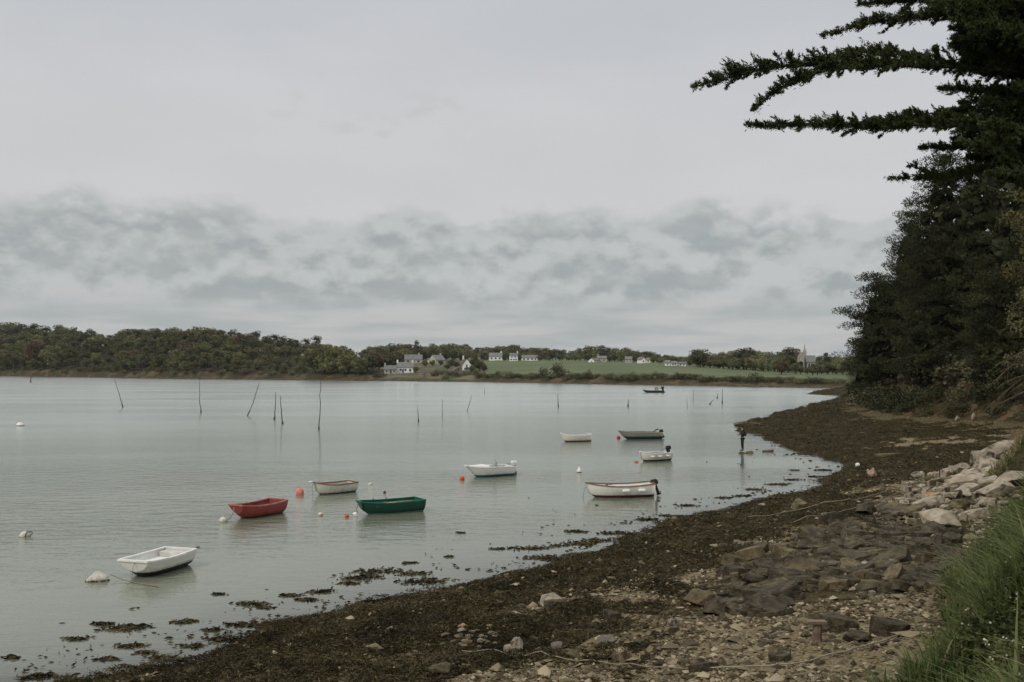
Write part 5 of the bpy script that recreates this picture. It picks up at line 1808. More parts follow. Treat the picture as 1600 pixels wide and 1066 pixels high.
def outboard(e, x, z, m, tilt=0.0, s=1.0, lower=None):
    """motor clamped on a transom at local (x, 0, z)"""
    rt = Matrix.Rotation(tilt, 3, 'Y')
    o = empty('outboard_motor', (x, 0, z))
    o.parent = e
    o.rotation_euler = (0, tilt, 0)
    c = MB()
    c.add([(-.34, -.11, .12), (.02, -.13, .12), (.02, .13, .12), (-.34, .11, .12), (-.36, -.13, .30), (.04, -.14, .32), (.04, .14, .32), (-.36, .13, .30), (-.30, -.09, .42), (0, -.10, .46), (0, .10, .46), (-.30, .09, .42)],
          [(3, 2, 1, 0), (0, 1, 5, 4), (1, 2, 6, 5), (2, 3, 7, 6), (3, 0, 4, 7), (4, 5, 9, 8), (5, 6, 10, 9), (6, 7, 11, 10), (7, 4, 8, 11), (8, 9, 10, 11)])
    k = soften(c.build('cowling', m, o), 0.03, 3)
    k.scale = (s, s, s)
    lg = MB()
    lg.box((-.16, 0, -.16), (.15, .09, .58)).box((-.18, 0, -.46), (.26, .05, .10)).box((-.20, 0, -.36), (.30, .16, .02))
    k = soften(lg.build('drive_leg', lower or m, o), 0.015)
    k.scale = (s, s, s)
    bk = MB().box((-.03, 0, 0.02), (.10, .20, .22)).tube([(.02, 0, .22), (.28, 0, .28), (.42, 0, .30)], [.02, .018, .024], 6)
    k = bk.build('clamp_and_tiller', lower or m, o)
    k.scale = (s, s, s)
    return o


def rope_part(e, pts, m=PALEROPE, r=0.012, name='mooring_rope'):
    pts = smooth_line(pts, max(6, len(pts) * 4))
    return MB().tube([Vector(p) for p in pts], r, 5).build(name, m, e, True)


CREAMIN = mat('cream_boat_interior', (0.62, 0.60, 0.54), (0.48, 0.46, 0.40), 3, 0.6)
WHITEIN = mat('white_boat_interior', (0.80, 0.79, 0.76), (0.72, 0.71, 0.67), 2, 0.5)
TIMBER = mat('varnished_gunwale', (0.16, 0.085, 0.042), (0.22, 0.13, 0.07), 4, 0.55)
PALEWOOD = mat('pale_bench_wood', (0.40, 0.31, 0.20), (0.30, 0.23, 0.15), 4, 0.7)
BLACKW = (0.022, 0.022, 0.018)

# 1 white pram dinghy nearest the beach
e, k = boat('dinghy', 246, 893, (-0.30, -1.0), 2.3, 1.3, 'white blunt bowed dinghy nearest the beach, moored to a pale float',
            hull_mat('white_dinghy_paint', (0.76, 0.74, 0.66), BLACKW, 0.16, amount=0.18), WHITEIN, WHITE, bow_w=0.80, stern_w=0.90, sb=0.54, sm=0.50, ss=0.52, draft=0.10, rake=0.35,
            benches=(), strakes=4, full=0.98, gw=0.075, floor=0.30)
soften(MB().box((-0.88, 0, .38), (.34, .92, .16)).build('stern_locker', CREAMIN, e), .02)
soften(MB().box((0.82, 0, .42), (.36, .80, .05)).build('bow_seat', WHITEIN, e), .02)
rope_part(e, [(1.1, 0.05, .56), (1.2, .05, .35), (1.25, .05, .1), (1.27, .04, -.05)])
# 2 red dinghy
RED = hull_mat('faded_red_paint', (0.28, 0.050, 0.042), (0.12, 0.022, 0.02), 0.05, grime=(0.34, 0.10, 0.085), amount=0.6)
REDIN = mat('red_interior', (0.27, 0.075, 0.062), (0.20, 0.045, 0.038), 3, 0.6)
PINKG = mat('faded_pink_gunwale', (0.42, 0.17, 0.15), (0.33, 0.10, 0.09), 5, 0.6)
e, k = boat('dinghy', 402, 806, (-0.50, -0.87), 2.5, 1.28, 'faded red dinghy with pale bench tied beside a grey white buoy', RED, REDIN, PINKG, bow_w=0.60, stern_w=0.86, sb=0.60, sm=0.50, ss=0.57, draft=0.10, rake=0.42,
            benches=(0.5,), bench_mat=PALEWOOD, strakes=3, full=0.95, gw=0.08)
rope_part(e, [(1.3, .0, .50), (1.36, 0, .3), (1.5, -.05, .08), (1.75, -.08, .03)], r=0.02)
# 3 cream dinghy with a brown rim
e, k = boat('dinghy', 521, 770.5, (-0.72, -0.69), 2.3, 1.22, 'cream dinghy with brown wooden rim beside the pink buoy', hull_mat('cream_hull', (0.60, 0.59, 0.51), (0.07, 0.065, 0.05), 0.06, amount=0.25), CREAMIN, TIMBER, bow_w=0.06, stern_w=0.80, sb=0.62, sm=0.47, ss=0.50,
            draft=0.1, rake=0.3, benches=(0.34, 0.66), bench_mat=WOOD)
MB().tube([(1.18, 0, .63), (1.38, .0, .66)], [.05, .045], 6).build('bow_fender', WHITE, e, True)
rope_part(e, [(1.2, .03, .58), (1.24, .03, .3), (1.2, .05, .02)])
# 4 green boat
GREEN = hull_mat('dark_green_paint', (0.006, 0.062, 0.040), (0.004, 0.020, 0.014), -0.02, stripe=(0.55, 0.56, 0.50), z2=0.035, grime=(0.02, 0.085, 0.055), amount=0.4, rough=0.35)
GREENIN = mat('green_interior', (0.020, 0.155, 0.100), (0.015, 0.110, 0.070), 3, 0.5)
GREENG = mat('green_gunwale', (0.010, 0.105, 0.066), (0.010, 0.080, 0.05), 5, 0.45)
e, k = boat('rowing_boat', 609, 801, (-0.86, -0.51), 2.85, 1.36, 'dark green boat with white waterline stripe and wooden seats', GREEN, GREENIN, GREENG, bow_w=0.42, stern_w=0.88, sb=0.58, sm=0.49, ss=0.52, draft=0.12, rake=0.42,
            benches=(0.2, 0.5, 0.74), bench_mat=PALEWOOD, full=0.96, gw=0.085)
rope_part(e, [(1.48, .1, .5), (1.56, .1, .25), (1.5, .1, .0)], r=0.02)
soften(MB().box((1.58, .05, .04), (.16, .22, .18), Matrix.Rotation(0.5, 3, 'Y')).build('bow_fender', WHITE, e), .04)
for sx in (-.1, .5):
    for sy in (-1, 1):
        MB().tube([(sx, sy * .62, .48), (sx, sy * .62, .58)], [.018, .026], 6).build('rowlock', GREYMETAL, e)
# 5 white motorboat with blue bottom
e, k = boat('motorboat', 763, 744, (-0.86, -0.51), 2.95, 1.45, 'white motorboat with blue bottom paint and grey helm beside an orange buoy', hull_mat('white_gelcoat', (0.80, 0.79, 0.76), (0.03, 0.15, 0.20), 0.12, amount=0.12, rough=0.3), WHITEIN, WHITE,
            bow_w=0.20, stern_w=0.90, sb=0.68, sm=0.56, ss=0.52, draft=0.12, rake=0.9, benches=(0.26,), full=1.0, gw=0.1, floor=0.2, vee=0.12)
fd = MB()
fd.add([(0.15, -.50, .50), (0.15, .50, .50), (1.28, .14, .60), (1.28, -.14, .60), (0.15, -.44, .66), (0.15, .44, .66), (1.1, .13, .66), (1.1, -.13, .66)],
       [(3, 2, 1, 0), (4, 5, 6, 7), (0, 1, 5, 4), (1, 2, 6, 5), (2, 3, 7, 6), (3, 0, 4, 7)])
soften(fd.build('foredeck', WHITEIN, e), .03)
soften(MB().box((-0.35, .12, .62), (.2, .34, .44)).build('steering_console', mat('pale_console', (0.42, 0.43, 0.42), (0.34, 0.35, 0.34), 5, 0.5), e), .05)
soften(MB().box((-0.3, .12, .9), (.03, .3, .18), Matrix.Rotation(-0.3, 3, 'Y')).build('windscreen', mat('smoked_perspex', (0.30, 0.32, 0.33), None, rough=0.2), e), .01)
outboard(e, -1.6, .42, WHITE, 0.1, 0.85, GREYMETAL)
MB().lathe([(0.02, -.25), (.10, -.18), (.12, 0), (.10, .18), (.02, .25)], 10, (-1.5, -.72, .22)).build('fender', WHITE, e, True)
# 6 small white rowing boat farther out
e, k = boat('rowing_boat', 899, 690, (-0.95, -0.31), 2.65, 1.15, 'small cream white rowing boat alone beyond the motorboat', hull_mat('dirty_white_hull', (0.68, 0.64, 0.56), (0.07, 0.055, 0.04), 0.10, amount=0.2), CREAMIN, WHITE, bow_w=0.05, stern_w=0.72, sb=0.74, sm=0.50, ss=0.60,
            draft=0.1, rake=0.28, benches=(0.3, 0.62), bench_mat=CREAMIN)
# 7 long green and blue boat
e, k = boat('fishing_boat', 999, 686, (-0.97, -0.22), 3.9, 1.5, 'long grey olive boat with navy hull bottom and dark outboard', hull_mat('olive_paint', (0.24, 0.24, 0.185), (0.016, 0.042, 0.075), 0.24, amount=0.25), mat('olive_interior', (0.22, 0.22, 0.15), (0.15, 0.15, 0.10), 3, 0.6), mat('pale_olive_rim', (0.36, 0.35, 0.27), (0.28, 0.27, 0.2), 3, 0.6),
            bow_w=0.12, stern_w=0.84, sb=0.78, sm=0.62, ss=0.55, draft=0.14, rake=0.8, benches=(0.2, 0.45, 0.7), full=1.0)
outboard(e, -1.97, .42, DARKMETAL, 0.35, 0.8)
MB().tube([(-1.2, .2, .6), (-1.5, .1, .8), (-1.75, .0, .82)], [.04, .07, .05], 6).build('motor_cover', GREYMETAL, e, True)
# 8 small white boat with a black outboard
e, k = boat('dinghy', 1022, 720, (-0.86, -0.51), 2.45, 1.2, 'small white boat with white fenders and bulky black outboard', hull_mat('grey_white_hull', (0.68, 0.65, 0.58), (0.05, 0.045, 0.035), 0.10, amount=0.2), CREAMIN, WHITE, bow_w=0.06, stern_w=0.84, sb=0.68, sm=0.54, ss=0.52, draft=0.1, rake=0.2,
            benches=(0.32, 0.62))
outboard(e, -1.14, .56, DARKMETAL, 0.25, 0.85)
for fx in (-.7, .0, .55):
    y = float(k['half'](fx / 2.45 + .5)) + .07
    MB().tube([(fx - .18, y, .36), (fx, y, .33), (fx + .18, y, .36)], [.04, .065, .04], 8).build('fender', WHITE, e, True)
# 9 white boat with maroon bottom
e, k = boat('fishing_boat', 967, 776, (-0.98, -0.17), 3.3, 1.4, 'white boat with maroon bottom, brown rim and two side fenders nearest the shore bend', hull_mat('white_maroon_hull', (0.76, 0.73, 0.66), (0.085, 0.028, 0.022), 0.12, amount=0.15), WHITEIN, TIMBER,
            bow_w=0.05, stern_w=0.78, sb=0.70, sm=0.56, ss=0.66, draft=0.14, rake=0.25, benches=(0.2, 0.48, 0.75), bench_mat=CREAMIN)
for fx in (-.15, -.95):
    y = float(k['half'](fx / 3.3 + .5)) + .06
    MB().tube([(fx - .2, y, .36), (fx - .12, y, .36), (fx + .12, y, .36), (fx + .2, y, .36)], [.03, .085, .085, .03], 8).build('fender', WHITE, e, True)
outboard(e, -1.72, .40, DARKMETAL, 0.35, 0.85)
MB().tube([(0.75, .25, .56), (0.55, .1, .62), (0.3, -.1, .58)], [.035, .035, .02], 6).build('oar_shaft', WOOD, e, True)
rope_part(e, [(1.6, .02, .6), (1.72, .02, .3), (1.78, .02, -.02)], r=0.015)
# 10 far skiff
e, k = boat('fishing_skiff', 1020, 613.6, (-1, -0.05), 5.2, 1.7, 'distant low dark skiff with upright frame and a figure-like motor near the far shore', hull_mat('black_skiff_paint', (0.045, 0.042, 0.036), (0.012, 0.012, 0.01), 0.05), mat('skiff_interior', (0.14, 0.13, 0.10), None, rough=0.7), mat('skiff_rim', (0.12, 0.11, 0.085), None, rough=0.7),
            bow_w=0.2, stern_w=0.9, sb=0.75, sm=0.5, ss=0.5, draft=0.12, rake=1.0, benches=(0.3, 0.6))
e['label'] = 'distant low dark skiff with upright steering frame near the far shore'
fr = MB()
for x in (-.6, -1.2):
    for y in (-.4, .4):
        fr.tube([(x, y, .45), (x, y, 1.35)], .05, 5)
fr.box((-.9, 0, 1.0), (.7, .85, .6))
fr.build('steering_frame', mat('skiff_console', (0.24, 0.23, 0.16), None, rough=0.7), e)
outboard(e, -2.3, .7, DARKMETAL, 0.3, 1.7)

def oar(b, x, y, z, ln, ang, pitch, label, m=PALEWOOD):
    """an oar lying loose in boat b, its middle at local (x, y, z)"""
    a = b.rotation_euler.z
    p = Vector((b.location.x + x * math.cos(a) - y * math.sin(a), b.location.y + x * math.sin(a) + y * math.cos(a), z))
    o = empty('oar', p, a + ang)
    o.rotation_euler = (0, pitch, a + ang)
    MB().tube([(-ln / 2, 0, 0), (ln * 0.25, 0, 0)], [.02, .018], 6).build('shaft', m, o, True)
    soften(MB().box((ln * 0.37, 0, 0), (ln * 0.28, .11, .014)).build('blade', m, o), .004)
    tag(o, label, 'oar')


BOATS = {ob['label']: ob for ob in COL.objects if ob.get('category') == 'boat'}
gb = next(v for k, v in BOATS.items() if k.startswith('dark green'))
oar(gb, 0.0, .33, .47, 1.9, 0.05, 0.02, 'pale oar lying along the far side of the green boat')
oar(gb, -0.1, -.20, .40, 1.8, -0.06, 0.03, 'pale oar lying across the seats of the green boat')
rb = next(v for k, v in BOATS.items() if k.startswith('faded red'))
oar(rb, -0.05, .15, .42, 1.6, 0.12, 0.04, 'weathered oar lying across the bench of the red dinghy', WOOD)
cb = next(v for k, v in BOATS.items() if k.startswith('cream dinghy'))
oar(cb, -0.05, .2, .42, 1.6, 0.1, 0.02, 'oar lying inside the cream dinghy', WOOD)

# ------------------------------------------------------------------ buoys
PINK = mat('coral_pink_plastic', (0.60, 0.135, 0.11), (0.66, 0.24, 0.20), 6, 0.5)
ORANGE = mat('orange_plastic', (0.56, 0.105, 0.04), (0.42, 0.07, 0.03), 8, 0.5)
REDB = mat('red_plastic', (0.40, 0.04, 0.045), (0.3, 0.03, 0.035), 8, 0.5)
DARKB = mat('weed_stained_plastic', (0.045, 0.038, 0.025), (0.10, 0.09, 0.065), 9, 0.8)
STAINW = mat('stained_white_plastic', (0.62, 0.60, 0.53), (0.42, 0.39, 0.30), 7, 0.6)


def buoy(px, py, wpx, m, label, shape='ball', flat=1.0, under=DARKB, strap=False, head=0.0, tilt=0.0, up=0.35):
    """floating ball; py is where it meets the water"""
    p = P(px, py)
    r = wpx * p.y / FOC / 2
    e = empty('mooring_buoy', (p.x, p.y, 0), head)
    e.rotation_euler = (tilt, 0, head)
    if shape == 'ball':
        prof = [(r * max(.03, math.cos(a)), r * flat * (math.sin(a) + up)) for a in np.linspace(-0.38, 1.5, 9)]
        low = [(r * 1.03 * max(.03, math.cos(a)), r * flat * (math.sin(a) + up)) for a in np.linspace(-1.5, -0.30, 6)]
    elif shape == 'cone':
        prof = [(r * .95, r * .1), (r, r * .5), (r * .75, r * 1.1), (r * .35, r * 1.7), (r * .1, r * 2.3)]
        low = [(r * .3, -r * .9), (r * .9, -r * .4), (r * .97, r * .12)]
    elif shape == 'dome':
        prof = [(r, r * .08), (r * .92, r * .35), (r * .6, r * .75), (r * .18, r * .95)]
        low = [(r * .6, -r * .5), (r * 1.04, -r * .12), (r * 1.02, r * .1)]
    else:                                                           # pillow: four-cornered pale float
        prof = low = None
        v = [(-r, -.5 * r, .1 * r), (r * .95, -.55 * r, .25 * r), (r, .5 * r, .3 * r), (-r * .9, .5 * r, .1 * r), (-.15 * r, -.25 * r, .95 * r), (.1 * r, .25 * r, .95 * r), (-.1 * r, 0, -.5 * r)]
        b = MB().add(v, [(0, 1, 4), (1, 2, 5, 4), (2, 3, 5), (3, 0, 4, 5), (1, 0, 6), (2, 1, 6), (3, 2, 6), (0, 3, 6)]).build('float_body', m, e)
        soften(b, r * 0.12, 3)
        rr = random.Random(3)
        w_ = MB()
        for k in range(26):
            a = rr.uniform(0, 6.28)
            c = Vector((math.cos(a) * r * .95, math.sin(a) * r * .52, rr.uniform(.02, .15) * r))
            w_.tube([c, c + Vector((math.cos(a) * .12 * r, math.sin(a) * .12 * r, -.2 * r))], [.09 * r, .05 * r], 5)
        w_.build('weed_fringe', WEED, e)
    if prof:
        MB().lathe(prof, 16).build('float_body', m, e, True)
        MB().lathe(low, 16).build('weedy_underside', under, e, True)
        top = prof[-1][1]
        MB().tube([(r * .10 * math.cos(a), 0, top + r * .10 + r * .14 * math.sin(a)) for a in np.linspace(0, 6.28, 9)], r * .045, 5).build('mooring_eye', GREYMETAL if shape != 'ball' else m, e, True)
    if strap:
        rr = r * 1.03
        MB().tube([(rr * .5, rr * .86 * math.cos(a), r * flat * up + rr * .86 * flat * math.sin(a)) for a in np.linspace(-0.4, 3.54, 14)], r * .09, 5).build('strap', DARKB, e, True)
        MB().tube([(rr * 1.0, 0, .2 * r), (rr * 1.25, .05, .5 * r), (rr * 1.1, .1, .75 * r), (rr * .7, 0, .8 * r)], r * .08, 5).build('handle_loop', DARKB, e, True)
    return tag(e, label, 'buoy')


buoy(31.5, 665.5, 12, WHITE, 'white domed buoy on open water farthest left', 'dome')
buoy(39, 838, 17, STAINW, 'white oval buoy with dark strap left of the white dinghy', flat=0.72, strap=True, up=.25)
buoy(152, 908, 34, STAINW, 'pale four cornered float with weedy fringe beside the white dinghy', 'pillow', head=0.15)
buoy(349, 815, 13, STAINW, 'grey white weedy buoy at the bow of the red dinghy', flat=0.85, up=.3)
buoy(468.5, 773, 13, PINK, 'large coral pink ball buoy beside the cream dinghy', up=0.55, under=PINK)
buoy(501, 805, 8, STAINW, 'small cream and orange buoy between the red and green boats', flat=.8, under=ORANGE, up=.4)
buoy(542, 808, 7, ORANGE, 'small bright orange buoy just before the green boat', flat=.9, under=ORANGE, up=.4)
buoy(579, 757, 7.5, STAINW, 'tiny dark based white float beyond the green boat', flat=.6, up=.2)
buoy(601, 770.5, 4.5, mat('dark_red_float', (0.10, 0.02, 0.02), None, rough=0.6), 'tiny dark red float just above the green boat', up=.4)
buoy(722, 750, 8, ORANGE, 'orange red ball buoy at the bow of the white motorboat', under=ORANGE, up=.5)
buoy(966.5, 685.5, 6, REDB, 'small red buoy at the bow of the long olive boat', under=REDB, up=.4)
buoy(994, 722.5, 7, ORANGE, 'low orange buoy at the bow of the boat with black outboard', flat=.5, under=ORANGE, up=.3)
buoy(905, 738, 8, WHITE, 'white pear shaped buoy standing upright in the bay', 'cone')

# ------------------------------------------------------------------ poles standing in the water
POLE = mat('weathered_pole', (0.055, 0.048, 0.038), (0.11, 0.098, 0.08), 2, 0.85, stretch=(2, 2, 0.4))


def pole(px0, py0, px1, py1, wpx, label, bend=0.0, clump=0.0, twigs=0, lean=0.0, name='mooring_pole'):
    """from the foot (px1, py1) in the water to the top (px0, py0)"""
    b = P(px1, py1)
    t = PD(px0, py0, b.y + lean)
    r = 0.72 * wpx * b.y / FOC / 2
    e = empty(name, tuple(b))
    v = t - b
    pts = [Vector((0, 0, -0.4)) - v.normalized() * 0.1]
    for s in np.linspace(0, 1, 9):
        pts.append(v * s + Vector((bend * math.sin(s * 3.14) * v.length, 0, 0)) + Vector((random.gauss(0, .012), 0, 0)) * v.length * .5)
    MB().tube(pts, [r * 1.15] + [r * (1.15 - .6 * s) for s in np.linspace(0, 1, 9)], 6).build('shaft', POLE, e, True)
    if clump:
        n_ = 60
        q = np.abs(rng.normal(0, 0.45, n_))[:, None] * clump * np.array(v)[None] + ball(n_, 1.0) * np.array([1, 1, .6]) * r * 2.1
        v_, f_ = cards(q, r * 2.4, 0.5, np.repeat(np.array([[0, 0, -1.0]]), n_, 0), 1.0)
        link('weed_clump', mesh_np('weed_clump', v_, f_), WEED, e)
    for k_ in range(twigs):
        s = 0.45 + 0.5 * k_ / max(1, twigs)
        c = v * s
        MB().tube([c, c + Vector((random.uniform(.15, .5), 0, random.uniform(.1, .45)))], [r * .5, r * .25], 4).build('twig', POLE, e)
    return tag(e, label, 'pole')


pole(178, 592, 192, 636.5, 1.5, 'thin pole leaning left, first of the poles from the left', 0.02, .16)
pole(312, 592, 314, 645, 1.6, 'thin upright pole standing alone between the leaning poles', -0.02, .1)
pole(405, 597, 386.5, 650, 1.6, 'crooked pole leaning right with twigs', 0.03, .15, 3)
pole(431, 613, 428.7, 655.5, 2.2, 'left of two stout dark poles standing close together', 0.01, .14)
pole(438.5, 619, 441.5, 662, 2.2, 'right of two stout dark poles standing close together', -0.02, 0.06)
pole(500, 586, 498.5, 671, 2.0, 'tallest dark pole standing upright in the water', 0.012, .06)
pole(652.5, 636, 654, 658.5, 1.6, 'short dark pole near the middle of the bay', 0.0, .2)
pole(691.5, 624, 691, 652.5, 1.1, 'thin faint pole just right of the short dark pole', 0.0)
pole(737, 618, 729.5, 643, 1.3, 'pale crooked stick leaning right beyond the cream dinghy', 0.02)
pole(871.5, 616, 872.3, 636, 1.5, 'upright pole with dark foot above the small rowing boat', 0.0, .3)
pole(982, 624, 981.3, 635.5, 1.7, 'short dark stub pole below the distant skiff', 0.0, .35)
pole(1114, 625, 1109, 632, 1.8, 'short stub leaning right near the far poles', 0.0, .2)
pole(1121.5, 615, 1120.5, 622, 1.6, 'tiny dark stub behind the far leaning stub', 0.0, .2)
pole(1129, 608, 1128.5, 630.5, 1.4, 'slim pole with dark foot at the right of the far poles', 0.0, .25)
pole(1084, 608, 1083, 627, 0.9, 'faint thin pole among the far poles', 0.0)
pole(1073, 622, 1074, 636, 0.9, 'faint short pole left of the far poles', 0.0)
pole(48.5, 582, 48, 597.5, 1.6, 'slender marker stake close to the far shore under the wood', 0.0, .2)
pole(757, 608, 757, 616, 0.9, 'hair thin stake near the far shore below the houses', 0.0)

# ------------------------------------------------------------------ ropes across the beach


def ground_rope(pix, r, label, m=ROPE, lift=0.02, n=40, taut=0.0):
    pts = [on_ground(*q) for q in pix]
    line = smooth_line(pts, n)
    for i in range(n):
        g_ = gz(line[i, 0], line[i, 1]) + lift + r
        line[i, 2] = max(g_, line[i, 2] * taut + g_ * (1 - taut))
    o = MB().tube([Vector(p) for p in line], r, 5).build('mooring_line', m, None, True)
    return tag(o, label, 'rope')


ground_rope([(722, 1022), (800, 1030), (900, 1040), (1000, 1046), (1092, 1050)], 0.013, 'thin rope lying across seaweed and shingle in the foreground', lift=0.05, taut=.6)
ground_rope([(1092, 1051), (1150, 1049), (1210, 1046), (1270, 1038), (1330, 1020), (1385, 1005), (1425, 990)], 0.014, 'pale rope running over the sand towards the grass', PALEROPE, lift=0.05, taut=.6)
ground_rope([(1170, 812), (1240, 800), (1320, 788), (1370, 776), (1420, 762), (1465, 748)], 0.022, 'upper of two ropes stretched to the pale outcrop', lift=0.08, taut=.85)
ground_rope([(1240, 822), (1290, 808), (1350, 792), (1400, 776), (1450, 756)], 0.018, 'lower of two ropes stretched to the pale outcrop', lift=0.1, taut=.85)
ground_rope([(1320, 828), (1380, 815), (1430, 800)], 0.018, 'short rope above the big dark ledge slabs', lift=0.12, taut=.85)
ground_rope([(1340, 843), (1400, 836), (1440, 830)], 0.018, 'short straight rope beside the big pale boulder', lift=0.14, taut=.85)
ground_rope([(1350, 992), (1390, 987), (1440, 988)], 0.012, 'short thin rope over the dark slab by the grass', PALEROPE, lift=0.12, taut=.85)
# slack line from the pillow float past the white dinghy
a, b = P(172, 905), P(248, 918)
o = MB().tube([a + Vector((0, 0, .14)), a.lerp(b, .25) + Vector((0, 0, .05)), a.lerp(b, .6) + Vector((0, 0, .02)), b + Vector((0, 0, .012))], 0.014, 5).build('mooring_line', ROPE, None, True)
tag(o, 'slack line floating from the pale float past the white dinghy', 'rope')
p = on_ground(1277, 1004)
e = empty('wooden_post', p)
MB().tube([(0, 0, -.2), (0, 0.01, .15), (0.01, 0.01, .34)], [.085, .08, .072], 8).build('shaft', WOOD, e)
MB().box((-.02, 0, .36), (.34, .16, .05)).build('cap_board', WOOD, e)
tag(e, 'short wooden post stump capped with a board beside the dark slabs', 'post')


# ------------------------------------------------------------------ person on the rock
def skin_mesh(name, joints, edges, m, parent, lev=2):
    me_ = bpy.data.meshes.new(name)
    me_.from_pydata([j[0] for j in joints], edges, [])
    o_ = link(name, me_, m, parent)
    sk = o_.modifiers.new('skin', 'SKIN')
    sv = me_.skin_vertices[0].data if me_.skin_vertices else None
    if sv is None:
        bm_ = bmesh.new()
        bm_.from_mesh(me_)
        bm_.verts.layers.skin.verify()
        bm_.to_mesh(me_)
        bm_.free()
        sv = me_.skin_vertices[0].data
    for i, j in enumerate(joints):
        r_ = j[1]
        sv[i].radius = r_ if isinstance(r_, tuple) else (r_, r_)
    sv[0].use_root = True
    sk.use_smooth_shade = True
    sb_ = o_.modifiers.new('sub', 'SUBSURF')
    sb_.levels = sb_.render_levels = lev
    return o_


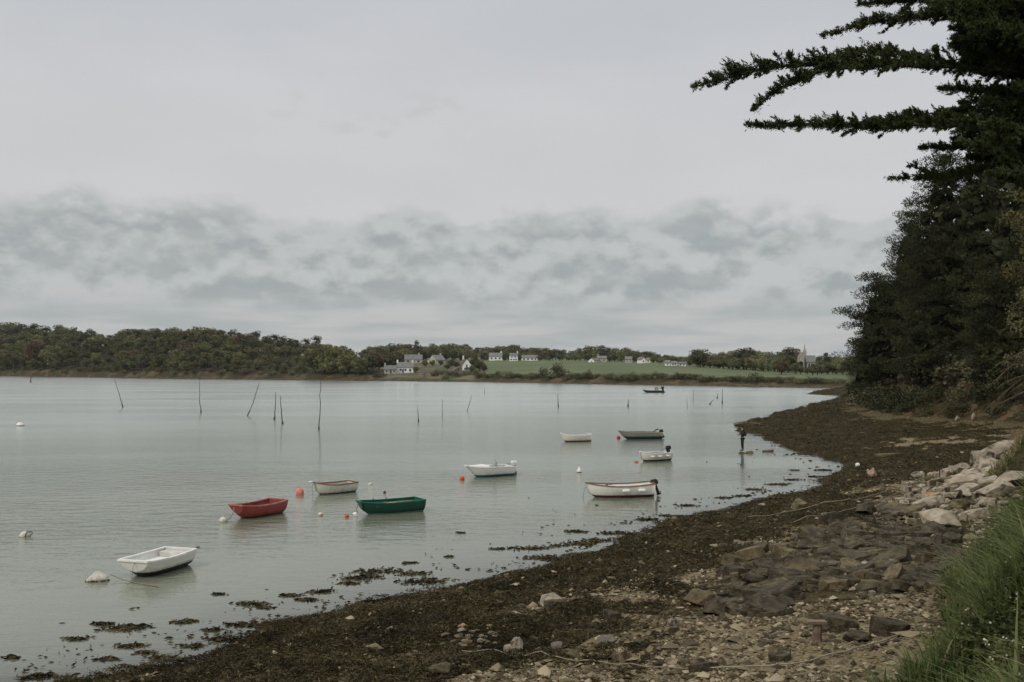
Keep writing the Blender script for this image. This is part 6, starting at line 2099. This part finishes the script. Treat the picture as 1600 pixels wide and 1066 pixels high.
def person():
    p = P(1160, 706)
    e = empty('person', (p.x, p.y, 0.07), R(98))
    e.scale = (0.95, 0.95, 1.06)                   # facing away to the left, local +Y is the way they face
    SKIN = mat('skin', (0.26, 0.165, 0.12), None, rough=0.6)
    JACK = mat('dark_jacket', (0.018, 0.020, 0.022), (0.032, 0.034, 0.036), 8, 0.8)
    TROU = mat('dark_green_trousers', (0.014, 0.020, 0.015), (0.024, 0.030, 0.023), 8, 0.85)
    PACK = mat('slate_backpack', (0.030, 0.036, 0.044), (0.05, 0.056, 0.062), 8, 0.8)
    BOOT = mat('dark_boots', (0.012, 0.013, 0.012), None, rough=0.6)
    # body: pelvis, spine, neck, head, arms with five-fingered hands, legs
    J = [((0, 0, .95), .10), ((0, .0, 1.15), .10), ((0, 0, 1.38), .11), ((0, .01, 1.50), .052), ((0, .03, 1.60), .078), ((0, .03, 1.70), .085)]
    E = [(0, 1), (1, 2), (2, 3), (3, 4), (4, 5)]
    for s in (-1, 1):
        i = len(J)
        J += [((s * .17, 0, 1.42), .055), ((s * .23, .02, 1.17), .042), ((s * .13, .22, 1.10), .033), ((s * .09, .30, 1.11), .030)]
        E += [(2, i), (i, i + 1), (i + 1, i + 2), (i + 2, i + 3)]
        for k_, (dx, dz, ln) in enumerate(((-.03, .035, .05), (-.022, .02, .075), (-.018, .0, .082), (-.018, -.02, .076), (-.02, -.036, .06))):
            n_ = len(J)
            J += [((s * (.09 + dx * .4), .33, 1.11 + dz), .010), ((s * (.09 + dx - .015), .33 + ln * .6, 1.11 + dz), .009), ((s * (.09 + dx - .04), .33 + ln * .8, 1.105 + dz), .008)]
            E += [(i + 3, n_), (n_, n_ + 1), (n_ + 1, n_ + 2)]
        i = len(J)
        J += [((s * .09, 0, .88), .085), ((s * .10, .01, .48), .055), ((s * .10, -.02, .09), .038), ((s * .10, .12, .04), .035)]
        E += [(0, i), (i, i + 1), (i + 1, i + 2), (i + 2, i + 3)]
    skin_mesh('body', J, E, SKIN, e, 1)
    skin_mesh('jacket', [((0, 0, .86), (.175, .135)), ((0, 0, 1.14), (.165, .125)), ((0, 0, 1.36), (.185, .13)), ((0, 0, 1.49), .085),
                         ((-.19, 0, 1.42), .08), ((-.245, .02, 1.17), .066), ((-.145, .20, 1.10), .05), ((.19, 0, 1.42), .08), ((.245, .02, 1.17), .066), ((.145, .20, 1.10), .05)],
              [(0, 1), (1, 2), (2, 3), (2, 4), (4, 5), (5, 6), (2, 7), (7, 8), (8, 9)], JACK, e)
    skin_mesh('trousers', [((0, 0, .95), (.16, .125)), ((-.09, 0, .85), .105), ((-.10, .01, .48), .078), ((-.10, -.02, .14), .062), ((.09, 0, .85), .105), ((.10, .01, .48), .078), ((.10, -.02, .14), .062)],
              [(0, 1), (1, 2), (2, 3), (0, 4), (4, 5), (5, 6)], TROU, e)
    for s in (-1, 1):
        skin_mesh('boot', [((s * .10, -.03, .16), .062), ((s * .10, -.04, .06), .056), ((s * .105, .06, .045), .05), ((s * .11, .15, .035), .042)], [(0, 1), (1, 2), (2, 3)], BOOT, e, 1)
    skin_mesh('backpack', [((0, -.21, .98), (.15, .10)), ((0, -.23, 1.18), (.165, .13)), ((0, -.21, 1.40), (.14, .095))], [(0, 1), (1, 2)], PACK, e)
    # face, ears, hair and cap
    h = (0, .03, 1.66)
    MB().lathe([(.105, -.02), (.112, .02), (.10, .075), (.06, .115), (.01, .125)], 14, (0, .015, 1.68)).build('cap', JACK, e, True)
    MB().box((0, .135, 1.69), (.15, .10, .012), Matrix.Rotation(-.2, 3, 'X')).build('cap_peak', JACK, e)
    MB().lathe([(.04, -.10), (.09, -.06), (.097, 0), (.097, .03)], 12, (0, -.005, 1.68)).build('hair', mat('brown_hair', (0.03, 0.02, 0.013), None, rough=0.7), e, True)
    f_ = MB()
    f_.add([(-.014, .115, 1.63), (.014, .115, 1.63), (0, .145, 1.635), (0, .11, 1.675)], [(0, 2, 3), (2, 1, 3), (0, 1, 2)])
    f_.build('nose', SKIN, e)
    for s in (-1, 1):
        MB().lathe([(.002, -.008), (.009, 0), (.002, .008)], 6, (s * .032, .112, 1.672)).build('eye', BOOT, e)
        MB().box((s * .09, .02, 1.65), (.016, .03, .05)).build('ear', SKIN, e)
    MB().box((0, .11, 1.60), (.045, .01, .010)).build('mouth', mat('lips', (0.28, 0.13, 0.10), None, rough=0.6), e)
    return tag(e, 'person in dark jacket with slate backpack standing on a rock in the shallows', 'person')


person()

# ------------------------------------------------------------------ thin sea haze over the far bank
hz = MB()
hz.box((0, 8300, 32.5), (16800, 17000, 75))
m = bpy.data.materials.new('sea_haze')
m.use_nodes = True
t = m.node_tree
t.nodes.clear()
pv = N(t, 'ShaderNodeVolumePrincipled')
pv.inputs['Color'].default_value = (0.93, 0.95, 0.97, 1)
pv.inputs['Density'].default_value = 0.000042
pv.inputs['Anisotropy'].default_value = 0.2
t.links.new(pv.outputs[0], N(t, 'ShaderNodeOutputMaterial').inputs['Volume'])
tag(hz.build('haze', m), 'thin grey sea haze', kind='stuff')
